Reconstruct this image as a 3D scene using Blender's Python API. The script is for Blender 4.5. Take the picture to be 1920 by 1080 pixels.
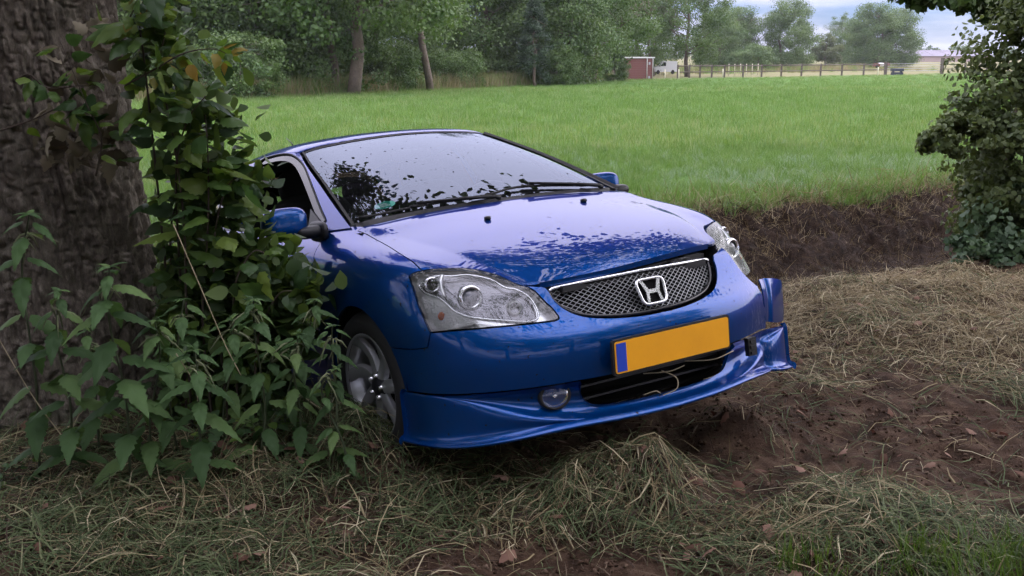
import bpy, bmesh, math, random
import numpy as np
from mathutils import Matrix, Vector, Euler
from mathutils.geometry import delaunay_2d_cdt
random.seed(7); rng = np.random.default_rng(7)
sc = bpy.context.scene
COL = sc.collection
for o in list(bpy.data.objects): bpy.data.objects.remove(o)

# ------------------------------------------------------------------ camera
CAM_H = 1.55
cd = bpy.data.cameras.new('camera'); cam = bpy.data.objects.new('camera', cd); COL.objects.link(cam)
cd.sensor_width = 36.0; cd.lens = 36.33; cd.clip_start = 0.05; cd.clip_end = 3000
cam.location = (0, 0, CAM_H); cam.rotation_euler = (math.radians(90 - 12.79), 0, 0)
sc.camera = cam
cd.dof.use_dof = False

# ------------------------------------------------------------------ sky: dusk, thin lavender cloud
SUN_EL, SUN_AZ = 34.0, 70.0        # veiled, off to the right
w = bpy.data.worlds.new('World'); sc.world = w; w.use_nodes = True
nt = w.node_tree; N = nt.nodes; L = nt.links
for n in list(N): N.remove(n)
out = N.new('ShaderNodeOutputWorld'); bg = N.new('ShaderNodeBackground'); L.new(bg.outputs[0], out.inputs[0])
sky = N.new('ShaderNodeTexSky'); sky.sky_type = 'NISHITA'; sky.sun_disc = False
sky.sun_elevation = math.radians(SUN_EL); sky.sun_rotation = math.radians(SUN_AZ); sky.air_density = 1.0; sky.dust_density = 1.0; sky.ozone_density = 2.0
tc = N.new('ShaderNodeTexCoord'); sep = N.new('ShaderNodeSeparateXYZ'); L.new(tc.outputs['Generated'], sep.inputs[0])
# cloud cover: streaky noise on the dome, denser with height
mp = N.new('ShaderNodeMapping'); mp.inputs['Scale'].default_value = (1.3, 1.3, 9.0); mp.inputs['Location'].default_value = (0.4, 0.2, 0.15); L.new(tc.outputs['Generated'], mp.inputs[0])
no = N.new('ShaderNodeTexNoise'); no.inputs['Scale'].default_value = 2.2; no.inputs['Detail'].default_value = 6; no.inputs['Roughness'].default_value = 0.55; L.new(mp.outputs[0], no.inputs['Vector'])
add = N.new('ShaderNodeMath'); add.operation = 'MULTIPLY_ADD'; L.new(sep.outputs['Z'], add.inputs[0]); add.inputs[1].default_value = 3.2; L.new(no.outputs['Fac'], add.inputs[2])
cr = N.new('ShaderNodeMapRange'); cr.inputs['From Min'].default_value = 0.56; cr.inputs['From Max'].default_value = 0.80; cr.interpolation_type = 'SMOOTHSTEP'; L.new(add.outputs[0], cr.inputs['Value'])
# overcast luminance law (1 + 2 sin el) / 3
gr = N.new('ShaderNodeMath'); gr.operation = 'MULTIPLY_ADD'; L.new(sep.outputs['Z'], gr.inputs[0]); gr.inputs[1].default_value = 2.3; gr.inputs[2].default_value = 0.75
grc = N.new('ShaderNodeMath'); grc.operation = 'MAXIMUM'; L.new(gr.outputs[0], grc.inputs[0]); grc.inputs[1].default_value = 0.3
cc = N.new('ShaderNodeVectorMath'); cc.operation = 'SCALE'; cc.inputs[0].default_value = (6.4, 6.15, 7.5); L.new(grc.outputs[0], cc.inputs['Scale'])
cs = N.new('ShaderNodeVectorMath'); cs.operation = 'MULTIPLY'; cs.inputs[1].default_value = (0.27, 0.39, 0.78); L.new(sky.outputs[0], cs.inputs[0])
mx = N.new('ShaderNodeMix'); mx.data_type = 'RGBA'; L.new(cr.outputs[0], mx.inputs['Factor']); L.new(cs.outputs[0], mx.inputs['A']); L.new(cc.outputs[0], mx.inputs['B'])
L.new(mx.outputs['Result'], bg.inputs['Color']); bg.inputs['Strength'].default_value = 0.10
# ------------------------------------------------------------------ faint soft sun through the cloud
sd = bpy.data.lights.new('sun', 'SUN'); sd.energy = 1.2; sd.angle = math.radians(80); sd.color = (1.0, 0.95, 0.92)
sun = bpy.data.objects.new('sun', sd); COL.objects.link(sun)
az, el = math.radians(SUN_AZ), math.radians(SUN_EL)
sdir = Vector((math.sin(az) * math.cos(el), math.cos(az) * math.cos(el), math.sin(el)))
sun.rotation_euler = (-sdir).to_track_quat('-Z', 'Y').to_euler(); sun.location = (10, 10, 20)
# ------------------------------------------------------------------ exposure
vs = sc.view_settings; vs.view_transform = 'Standard'; vs.look = 'None'; vs.exposure = 1.12; vs.gamma = 1.0; vs.use_curve_mapping = False
sc.cycles.max_bounces = 5; sc.cycles.diffuse_bounces = 2; sc.cycles.glossy_bounces = 3; sc.cycles.transmission_bounces = 3; sc.cycles.transparent_max_bounces = 10; sc.cycles.use_adaptive_sampling = True; sc.cycles.adaptive_threshold = 0.03; sc.cycles.caustics_reflective = False; sc.cycles.caustics_refractive = False
sc.cycles.use_denoising = True

# ------------------------------------------------------------------ helpers
def tag(o, label=None, cat=None, group=None, kind=None):
    if label: o['label'] = label
    if cat: o['category'] = cat
    if group: o['group'] = group
    if kind: o['kind'] = kind
    return o
def empty(name, loc=(0, 0, 0), parent=None):
    o = bpy.data.objects.new(name, None); COL.objects.link(o); o.location = loc; o.empty_display_size = .1
    if parent: o.parent = parent
    return o
def mesh_data(name, v, f, mat=None, smooth=True, mi=None, mats=None):
    me = bpy.data.meshes.new(name)
    me.from_pydata([tuple(map(float, p)) for p in v], [], [tuple(int(i) for i in q) for q in f])
    for m in (mats or ([mat] if mat else [])):
        if m: me.materials.append(m)
    if mi is not None: me.polygons.foreach_set('material_index', np.array(mi, np.int32))
    if smooth: me.polygons.foreach_set('use_smooth', np.ones(len(me.polygons), bool))
    me.update(); return me
def obj(name, v, f, mat=None, parent=None, smooth=True, **k):
    o = bpy.data.objects.new(name, mesh_data(name, v, f, mat, smooth, **k)); COL.objects.link(o)
    if parent: o.parent = parent
    return o
def dobj(name, me, parent=None):
    o = bpy.data.objects.new(name, me); COL.objects.link(o)
    if parent: o.parent = parent
    return o
class MB:
    """collects shapes for one mesh"""
    def __init__(s): s.v = []; s.f = []; s.m = []; s.n = 0
    def add(s, v, f, m=0):
        v = np.asarray(v, float).reshape(-1, 3); s.v.append(v)
        s.f += [tuple(i + s.n for i in q) for q in f]; s.m += [m] * len(f); s.n += len(v); return s
    def box(s, a, b, m=0, M=None):
        (x0, y0, z0), (x1, y1, z1) = a, b
        v = np.array([(x0,y0,z0),(x1,y0,z0),(x1,y1,z0),(x0,y1,z0),(x0,y0,z1),(x1,y0,z1),(x1,y1,z1),(x0,y1,z1)], float)
        if M is not None: v = np.array([M @ Vector(p) for p in v])
        return s.add(v, [(0,3,2,1),(4,5,6,7),(0,1,5,4),(1,2,6,5),(2,3,7,6),(3,0,4,7)], m)
    def tube(s, pts, r, k=8, m=0, cap=True, closed=False):
        P = np.array(pts, float); n = len(P); r = np.broadcast_to(np.array(r, float), (n,))
        if closed: T = np.roll(P, -1, 0) - np.roll(P, 1, 0)
        else: T = np.gradient(P, axis=0)
        T /= np.linalg.norm(T, axis=1, keepdims=True) + 1e-12
        up = np.array([0, 0, 1.]) if abs(T[0][2]) < .9 else np.array([1., 0, 0])
        a = np.cross(T[0], up); a /= np.linalg.norm(a); V = []
        for i in range(n):
            a = a - T[i] * a.dot(T[i]); a /= np.linalg.norm(a) + 1e-12; b = np.cross(T[i], a)
            an = np.arange(k) * 2 * math.pi / k
            V.append(P[i] + r[i] * (np.cos(an)[:, None] * a + np.sin(an)[:, None] * b))
        F = []
        for i in range(n if closed else n - 1):
            j = (i + 1) % n
            for q in range(k): F.append((i*k+q, i*k+(q+1) % k, j*k+(q+1) % k, j*k+q))
        if cap and not closed: F += [tuple(range(k))[::-1], tuple((n-1)*k+q for q in range(k))]
        return s.add(np.concatenate(V), F, m)
    def lathe(s, prof, k=32, m=0, M=None, axis='y'):
        """profile of (radius, height) spun about an axis"""
        P = np.array(prof, float); V = []
        for j in range(k):
            t = 2 * math.pi * j / k
            for r_, h in P:
                V.append((r_*math.cos(t), h, r_*math.sin(t)) if axis == 'y' else ((h, r_*math.cos(t), r_*math.sin(t)) if axis == 'x' else (r_*math.cos(t), r_*math.sin(t), h)))
        n = len(P); F = []
        for j in range(k):
            for i in range(n-1): F.append((j*n+i, ((j+1) % k)*n+i, ((j+1) % k)*n+i+1, j*n+i+1))
        V = np.array(V)
        if M is not None: V = np.array([M @ Vector(p) for p in V])
        return s.add(V, F, m)
    def sq(s, c, size, e=.5, k=20, m=0, M=None):
        """superellipsoid"""
        V = []; F = []; sg = lambda q, p: math.copysign(abs(q)**p, q)
        for i in range(k//2+1):
            ph = -math.pi/2 + math.pi*i/(k//2)
            for j in range(k):
                th = 2*math.pi*j/k
                V.append((size[0]*sg(math.cos(ph), e)*sg(math.cos(th), e), size[1]*sg(math.cos(ph), e)*sg(math.sin(th), e), size[2]*sg(math.sin(ph), e)))
        for i in range(k//2):
            for j in range(k): F.append((i*k+j, i*k+(j+1) % k, (i+1)*k+(j+1) % k, (i+1)*k+j))
        V = np.array(V)
        if M is not None: V = np.array([M @ Vector(p) for p in V])
        return s.add(V + np.array(c), F, m)
    def grid(s, g, m=0, flip=False):
        g = np.asarray(g); a, b = g.shape[:2]
        F = [(i*b+j, i*b+j+1, (i+1)*b+j+1, (i+1)*b+j) for i in range(a-1) for j in range(b-1)]
        if flip: F = [q[::-1] for q in F]
        return s.add(g.reshape(-1, 3), F, m)
    def build(s, name, mats, parent=None, smooth=True, merge=None, auto=None):
        v = np.concatenate(s.v) if s.v else np.zeros((0, 3))
        mats = mats if isinstance(mats, (list, tuple)) else [mats]
        o = obj(name, v, s.f, None, parent, smooth, mi=s.m, mats=mats)
        if merge or auto is not None:
            bm = bmesh.new(); bm.from_mesh(o.data)
            if merge: bmesh.ops.remove_doubles(bm, verts=bm.verts, dist=merge)
            if auto is not None:
                for e in bm.edges:
                    if len(e.link_faces) == 2 and e.calc_face_angle(0) > math.radians(auto): e.smooth = False
            bm.to_mesh(o.data); bm.free()
        return o

# value noise for terrain and scatter
_ng = rng.random((256, 256))
def vnoise(x, y):
    x = np.asarray(x, float); y = np.asarray(y, float)
    xi = np.floor(x).astype(int); yi = np.floor(y).astype(int); fx = x-xi; fy = y-yi
    fx = fx*fx*(3-2*fx); fy = fy*fy*(3-2*fy); g = lambda a, b: _ng[a % 256, b % 256]
    return (g(xi, yi)*(1-fx)+g(xi+1, yi)*fx)*(1-fy)+(g(xi, yi+1)*(1-fx)+g(xi+1, yi+1)*fx)*fy - .5
def fbm(x, y, o=4):
    s = 0; a = 1
    for k in range(o): s = s + a*vnoise(x*2**k+17*k, y*2**k+31*k); a *= .5
    return s
def sstep(a, b, x): t = np.clip((np.asarray(x, float)-a)/(b-a), 0, 1); return t*t*(3-2*t)

# ------------------------------------------------------------------ materials
def mat(name, col=(.5, .5, .5), rough=.5, metal=0., spec=.5, coat=0., coat_ior=1.5, coat_rough=.03, bump=None, var=None, trans=0., ior=1.45, emit=None, sheen=0., alpha=None, sss=None):
    """bump=(scale, strength, distance); var=(scale, colour2, contrast) noise between two colours"""
    m = bpy.data.materials.new(name); m.use_nodes = True
    t = m.node_tree; b = t.nodes['Principled BSDF']
    b.inputs['Base Color'].default_value = (*col, 1); b.inputs['Roughness'].default_value = rough; b.inputs['Metallic'].default_value = metal
    b.inputs['Specular IOR Level'].default_value = spec; b.inputs['Coat Weight'].default_value = coat; b.inputs['Coat IOR'].default_value = coat_ior; b.inputs['Coat Roughness'].default_value = coat_rough
    b.inputs['Transmission Weight'].default_value = trans; b.inputs['IOR'].default_value = ior
    co = t.nodes.new('ShaderNodeTexCoord')
    if var:
        n = t.nodes.new('ShaderNodeTexNoise'); n.inputs['Scale'].default_value = var[0]; n.inputs['Detail'].default_value = 6; n.inputs['Roughness'].default_value = .6
        t.links.new(co.outputs['Object'], n.inputs['Vector'])
        r = t.nodes.new('ShaderNodeValToRGB'); r.color_ramp.elements[0].position = .5-var[2]; r.color_ramp.elements[1].position = .5+var[2]
        r.color_ramp.elements[0].color = (*col, 1); r.color_ramp.elements[1].color = (*var[1], 1)
        t.links.new(n.outputs['Fac'], r.inputs[0]); t.links.new(r.outputs[0], b.inputs['Base Color'])
    if bump:
        n = t.nodes.new('ShaderNodeTexNoise'); n.inputs['Scale'].default_value = bump[0]; n.inputs['Detail'].default_value = 8; n.inputs['Roughness'].default_value = .65
        t.links.new(co.outputs['Object'], n.inputs['Vector'])
        p = t.nodes.new('ShaderNodeBump'); p.inputs['Strength'].default_value = bump[1]; p.inputs['Distance'].default_value = bump[2]
        t.links.new(n.outputs['Fac'], p.inputs['Height']); t.links.new(p.outputs[0], b.inputs['Normal'])
    return m
def thin_glass(name, tint=(.9, .93, .92), ior=1.5, rough=.01, dirt=None, refl=(1, 1, 1)):
    m = bpy.data.materials.new(name); m.use_nodes = True; t = m.node_tree
    for n in list(t.nodes): t.nodes.remove(n)
    o = t.nodes.new('ShaderNodeOutputMaterial'); tr = t.nodes.new('ShaderNodeBsdfTransparent'); tr.inputs[0].default_value = (*tint, 1)
    g = t.nodes.new('ShaderNodeBsdfGlossy'); g.inputs['Roughness'].default_value = rough; g.inputs[0].default_value = (*refl, 1)
    fr = t.nodes.new('ShaderNodeFresnel'); fr.inputs[0].default_value = ior; mx = t.nodes.new('ShaderNodeMixShader')
    t.links.new(fr.outputs[0], mx.inputs[0]); t.links.new(tr.outputs[0], mx.inputs[1]); t.links.new(g.outputs[0], mx.inputs[2])
    last = mx
    if dirt:
        df = t.nodes.new('ShaderNodeBsdfDiffuse'); df.inputs[0].default_value = (*dirt[2], 1)
        co = t.nodes.new('ShaderNodeTexCoord'); n = t.nodes.new('ShaderNodeTexNoise'); n.inputs['Scale'].default_value = dirt[0]; n.inputs['Detail'].default_value = 3
        t.links.new(co.outputs['Object'], n.inputs['Vector'])
        r = t.nodes.new('ShaderNodeMapRange'); r.inputs['From Min'].default_value = .45; r.inputs['From Max'].default_value = .8; r.inputs['To Min'].default_value = dirt[1]*.3; r.inputs['To Max'].default_value = dirt[1]
        t.links.new(n.outputs['Fac'], r.inputs[0]); m2 = t.nodes.new('ShaderNodeMixShader')
        t.links.new(r.outputs[0], m2.inputs[0]); t.links.new(mx.outputs[0], m2.inputs[1]); t.links.new(df.outputs[0], m2.inputs[2]); last = m2
        if len(dirt) > 3:
            n3 = t.nodes.new('ShaderNodeTexNoise'); n3.inputs['Scale'].default_value = dirt[3]; n3.inputs['Detail'].default_value = 1; t.links.new(co.outputs['Object'], n3.inputs['Vector']); r3 = t.nodes.new('ShaderNodeMapRange'); r3.inputs['From Min'].default_value = .735; r3.inputs['From Max'].default_value = .76; t.links.new(n3.outputs['Fac'], r3.inputs[0])
            d3 = t.nodes.new('ShaderNodeBsdfDiffuse'); d3.inputs[0].default_value = (.02, .016, .014, 1); m3 = t.nodes.new('ShaderNodeMixShader'); t.links.new(r3.outputs[0], m3.inputs[0]); t.links.new(m2.outputs[0], m3.inputs[1]); t.links.new(d3.outputs[0], m3.inputs[2]); last = m3
    t.links.new(last.outputs[0], o.inputs[0]); return m
# ================================================================== THE CAR
def bs_basis(n, u):
    u = np.clip(np.asarray(u, float), 0, n-1-1e-9); i = np.floor(u).astype(int); t = u-i
    B = np.stack([(1-t)**3/6, (3*t**3-6*t**2+4)/6, (-3*t**3+3*t**2+3*t+1)/6, t**3/6], 1)
    M = np.zeros((len(u), n)); r = np.arange(len(u))
    for k in range(4):
        j = i-1+k; w_ = B[:, k]; lo = j < 0; hi = j > n-1; ok = ~(lo | hi)
        np.add.at(M, (r[ok], j[ok]), w_[ok])
        np.add.at(M, (r[lo], np.zeros(lo.sum(), int)), 2*w_[lo]); np.add.at(M, (r[lo], np.ones(lo.sum(), int)), -w_[lo])
        np.add.at(M, (r[hi], np.full(hi.sum(), n-1)), 2*w_[hi]); np.add.at(M, (r[hi], np.full(hi.sum(), n-2)), -w_[hi])
    return M
class Surf:
    """smooth surface through a net of points (half car, y > 0)"""
    def __init__(s, grid, comp=.8):
        G = np.array(grid, float); s.nr, s.nc = G.shape[:2]; C = G.copy()
        Mr = bs_basis(s.nr, np.arange(s.nr)); Mc = bs_basis(s.nc, np.arange(s.nc))
        for _ in range(3): C = C+comp*(G-np.einsum('ij,jkc,lk->ilc', Mr, C, Mc))
        s.C = C
    def grid(s, vs_, us_):
        return np.einsum('ij,jkc,lk->ilc', bs_basis(s.nr, vs_), s.C, bs_basis(s.nc, us_))
    def at(s, vu):
        vu = np.atleast_2d(vu); return np.einsum('nj,jkc,nk->nc', bs_basis(s.nr, vu[:, 0]), s.C, bs_basis(s.nc, vu[:, 1]), optimize=True)
    def jac(s, vu, e=2e-3):
        hi = np.array([s.nr-1, s.nc-1], float); vu = np.clip(np.atleast_2d(np.array(vu, float)), 0, hi)
        a0, a1 = np.clip(vu-[e, 0], 0, hi), np.clip(vu+[e, 0], 0, hi); b0, b1 = np.clip(vu-[0, e], 0, hi), np.clip(vu+[0, e], 0, hi)
        return (s.at(a1)-s.at(a0))/(a1-a0)[:, :1], (s.at(b1)-s.at(b0))/(b1-b0)[:, 1:]
    def normal(s, vu):
        a, b = s.jac(vu); n = np.cross(b, a); return n/(np.linalg.norm(n, axis=1, keepdims=True)+1e-12)
_z = [.36, .44, .52, .585, .68]
_cols = [
 [(.850,0),(.862,0),(.860,0),(.815,0),(.772,0),(.760,0,.692),(.752,0,.702),(.744,0,.711)],
 [(.838,.2),(.850,.2),(.846,.2),(.800,.2),(.756,.2),(.745,.2,.691),(.738,.2,.700),(.731,.2,.708)],
 [(.800,.38),(.812,.38),(.806,.38),(.755,.38),(.703,.38),(.694,.385,.69),(.685,.39,.698),(.676,.395,.704)],
 [(.745,.52),(.752,.525),(.745,.525),(.708,.52),(.650,.515),(.610,.505,.720),(.59,.485,.732),(.57,.46,.742)],
 [(.665,.64),(.672,.645),(.668,.645),(.640,.645),(.590,.635),(.530,.62,.757),(.495,.565,.777),(.46,.505,.79)],
 [(.555,.735),(.562,.74),(.560,.742),(.548,.745),(.510,.735),(.448,.705,.783),(.40,.63,.813),(.35,.54,.83)],
 [(.420,.785),(.425,.789),(.425,.792),(.420,.796),(.400,.788),(.350,.755,.803),(.30,.675,.84),(.24,.57,.858)],
 [(.250,.805),(.250,.810),(.250,.814),(.250,.818),(.240,.815),(.215,.785,.815),(.17,.70,.865),(.12,.60,.886)],
 [(0,.815),(0,.820),(0,.824),(0,.828),(0,.829),(.00,.800,.835),(-.02,.715,.895),(-.05,.632,.921)],
 [(-.30,.815),(-.30,.820),(-.30,.824),(-.30,.829),(-.30,.831),(-.30,.815,.83),(-.28,.748,.91),(-.25,.668,.958)],
 [(-.75,.815),(-.75,.822),(-.75,.828),(-.75,.833),(-.75,.836),(-.75,.823,.83),(-.75,.79,.90),(-.75,.745,.950)],
 [(-1.3,.815),(-1.3,.824),(-1.3,.831),(-1.3,.837),(-1.3,.840),(-1.3,.828,.83),(-1.3,.797,.905),(-1.3,.752,.96)],
 [(-1.9,.815),(-1.9,.826),(-1.9,.834),(-1.9,.840),(-1.9,.842),(-1.9,.83,.83),(-1.9,.798,.915),(-1.9,.752,.975)],
 [(-2.5,.81),(-2.5,.822),(-2.5,.830),(-2.5,.836),(-2.5,.838),(-2.5,.823,.83),(-2.5,.785,.92),(-2.5,.735,.985)],
 [(-2.95,.77),(-2.96,.785),(-2.96,.79),(-2.95,.79),(-2.93,.785),(-2.91,.765,.83),(-2.89,.73,.92),(-2.86,.685,.985)],
 [(-3.2,.60),(-3.22,.61),(-3.22,.61),(-3.18,.61),(-3.13,.61),(-3.10,.60,.83),(-3.06,.58,.92),(-3.02,.55,.985)],
 [(-3.28,.3),(-3.30,.3),(-3.30,.3),(-3.25,.3),(-3.19,.3),(-3.16,.3,.83),(-3.12,.3,.92),(-3.08,.29,.985)],
 [(-3.30,0),(-3.32,0),(-3.32,0),(-3.27,0),(-3.21,0),(-3.18,0,.83),(-3.14,0,.92),(-3.10,0,.985)]]
GA = np.array([[(p[0], p[1], _z[r] if len(p) == 2 else p[2]) for r, p in enumerate(c)] for c in _cols]).transpose(1, 0, 2)
SA = Surf(GA)
SW = Surf([
 [(-.17,0,.985),(-.175,.22,.983),(-.19,.45,.975),(-.215,.60,.967),(-.262,.685,.957)],
 [(-.42,0,1.105),(-.425,.21,1.102),(-.44,.43,1.092),(-.465,.565,1.08),(-.515,.645,1.063)],
 [(-.68,0,1.215),(-.685,.20,1.211),(-.70,.405,1.20),(-.725,.53,1.184),(-.77,.602,1.165)],
 [(-.93,0,1.305),(-.935,.19,1.301),(-.95,.38,1.287),(-.972,.495,1.271),(-1.01,.560,1.252)],
 [(-1.12,0,1.363),(-1.125,.18,1.358),(-1.14,.36,1.345),(-1.16,.465,1.333),(-1.19,.520,1.318)]])
SR = Surf([
 [(-1.13,0,1.368),(-1.135,.18,1.363),(-1.15,.36,1.350),(-1.168,.465,1.338),(-1.195,.530,1.322)],
 [(-1.22,0,1.388),(-1.225,.19,1.384),(-1.235,.375,1.370),(-1.25,.485,1.353),(-1.265,.550,1.333)],
 [(-1.5,0,1.405),(-1.5,.20,1.400),(-1.5,.40,1.384),(-1.5,.51,1.364),(-1.5,.575,1.338)],
 [(-2.0,0,1.395),(-2.0,.20,1.390),(-2.0,.40,1.374),(-2.0,.51,1.352),(-2.0,.575,1.325)],
 [(-2.5,0,1.355),(-2.5,.20,1.35),(-2.5,.39,1.335),(-2.5,.49,1.315),(-2.5,.55,1.29)],
 [(-2.8,0,1.31),(-2.8,.19,1.305),(-2.79,.37,1.292),(-2.78,.46,1.274),(-2.76,.515,1.252)]])
SG = Surf([
 [(-.262,.690,.953),(-.55,.742,.945),(-.9,.748,.951),(-1.3,.752,.96),(-1.9,.752,.975),(-2.5,.735,.985),(-2.86,.685,.985)],
 [(-.52,.652,1.055),(-.72,.705,1.04),(-.98,.715,1.05),(-1.3,.716,1.07),(-1.9,.713,1.085),(-2.45,.69,1.09),(-2.85,.632,1.085)],
 [(-.775,.610,1.157),(-.90,.658,1.145),(-1.08,.67,1.155),(-1.33,.67,1.18),(-1.9,.664,1.195),(-2.42,.638,1.19),(-2.82,.580,1.18)],
 [(-1.015,.568,1.246),(-1.07,.610,1.24),(-1.18,.622,1.25),(-1.37,.623,1.272),(-1.9,.618,1.27),(-2.41,.588,1.245),(-2.79,.54,1.215)],
 [(-1.195,.530,1.320),(-1.22,.545,1.327),(-1.28,.558,1.335),(-1.45,.572,1.339),(-1.9,.576,1.330),(-2.42,.556,1.298),(-2.76,.515,1.252)]])
# outlines of the panels on those surfaces (row, column)
U = {
'hl_top':[(4.785,5.758),(4.911,5.592),(5.062,5.259),(5.472,4.528),(6.1,3.842),(6.2,3.05),(4.9,2.5)],
'hl_in':[(4.9,2.5),(3.691,2.204),(3.317,2.071),(3.018,2.011)],
'hl_tip':[(3.018,2.011),(2.895,2.032),(2.837,2.142)],
'hl_bot':[(2.837,2.142),(2.88,2.894),(2.935,3.718),(2.969,4.597),(2.947,5.267)],
'hl_out':[(2.947,5.267),(3.514,5.388),(3.935,5.501),(4.372,5.598),(4.672,5.714),(4.785,5.758)],
'bf1':[(2.947,5.267),(2.501,5.386),(2.139,5.473)],'bf2':[(2.139,5.473),(2.007,6.113),(1.986,6.908)],
'shut':[(6.659,8.8),(6.28,7.953),(5.936,6.949),(5.511,5.921),(5.062,5.259)],
'oval':[(4.53,5.389),(4.33,5.188),(4.174,4.788),(3.918,4.567),(3.706,4.421),(3.422,4.034),(3.1,3.107),(2.985,2.606),(3.214,2.412),(3.799,2.46),(4.364,2.741),(4.515,2.962),(5.278,3.287),(5.288,3.835),(5.013,4.246),(4.9,4.8)],
'gr':[(2.36,0.0),(2.40,.494),(2.55,1.0),(2.80,1.478),(3.16,1.791),(3.542,1.955),(3.95,1.997)],
'farch':[(0.0,6.606),(.68,6.664),(1.34,6.766),(1.986,6.908),(2.67,7.08),(3.199,7.267),(3.533,7.467),(3.725,7.68),(3.813,7.898),(3.814,8.115),(3.728,8.32),(3.538,8.506),(3.204,8.667),(2.668,8.801),(1.985,8.907),(1.341,8.985),(.68,9.036),(0.0,9.059)],
'rarch':[(0.0,12.561),(.68,12.576),(1.341,12.608),(1.986,12.655),(2.668,12.716),(3.201,12.791),(3.534,12.877),(3.727,12.974),(3.816,13.08),(3.816,13.191),(3.727,13.305),(3.534,13.418),(3.201,13.522),(2.668,13.613),(1.986,13.692),(1.341,13.757),(.68,13.811),(0.0,13.85)],
'win':[(.05,.76),(.713,.76),(1.73,.745),(2.73,.80),(3.2,1.1),(3.40,1.7),(3.42,2.5),(3.36,3.2),(3.2,3.5),(2.4,3.52),(1.2,3.5),(.06,3.46)],
'qwin':[(.15,3.66),(.3,4.2),(.5,4.95),(1.4,4.95),(2.3,4.75),(3.0,4.2),(3.1,3.72),(1.6,3.7)],
}
def crv(pts, n=8):
    """Catmull-Rom through points, open"""
    P = np.array(pts, float)
    if len(P) < 3: return np.array([P[0]+(P[-1]-P[0])*t for t in np.linspace(0, 1, n+1)])
    Q = np.vstack([2*P[0]-P[1], P, 2*P[-1]-P[-2]]); o = []
    for i in range(1, len(Q)-2):
        for t in np.linspace(0, 1, n, endpoint=False):
            a, b, c, d = Q[i-1], Q[i], Q[i+1], Q[i+2]
            o.append(.5*(2*b+(c-a)*t+(2*a-5*b+4*c-d)*t*t+(3*b-a-3*c+d)*t**3))
    return np.array(o+[P[-1]])
def loop(*segs):
    """chain of curves -> closed outline"""
    o = []
    for s in segs:
        s = np.asarray(s, float)
        if o and np.allclose(o[-1], s[0], atol=1e-6): s = s[1:]
        o += [tuple(p) for p in s]
    if np.allclose(o[0], o[-1], atol=1e-6): o = o[:-1]
    return np.array(o)
def pip(pts, poly):
    x, y = pts[:, 0], pts[:, 1]; r = np.zeros(len(pts), bool); n = len(poly)
    for i in range(n):
        x1, y1 = poly[i]; x2, y2 = poly[(i+1) % n]
        c = ((y1 > y) != (y2 > y)) & (x < (x2-x1)*(y-y1)/(y2-y1+1e-15)+x1); r ^= c
    return r
def shrink(S, lp, gap, keep):
    P = S.at(lp); T = np.roll(P, -1, 0)-np.roll(P, 1, 0); T /= np.linalg.norm(T, axis=1, keepdims=True)+1e-12
    D = np.cross(S.normal(lp), T); a, b = S.jac(lp)
    aa, ab, bb, da, db = (a*a).sum(1), (a*b).sum(1), (b*b).sum(1), (a*D).sum(1), (b*D).sum(1); det = aa*bb-ab*ab+1e-12
    st = np.stack([(bb*da-ab*db)/det, (aa*db-ab*da)/det], 1)
    if pip(lp+st*.004, lp).mean() < .5: st = -st
    q = lp+st*gap; q[keep] = lp[keep]; return np.clip(q, 0, [S.nr-1, S.nc-1])
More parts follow.
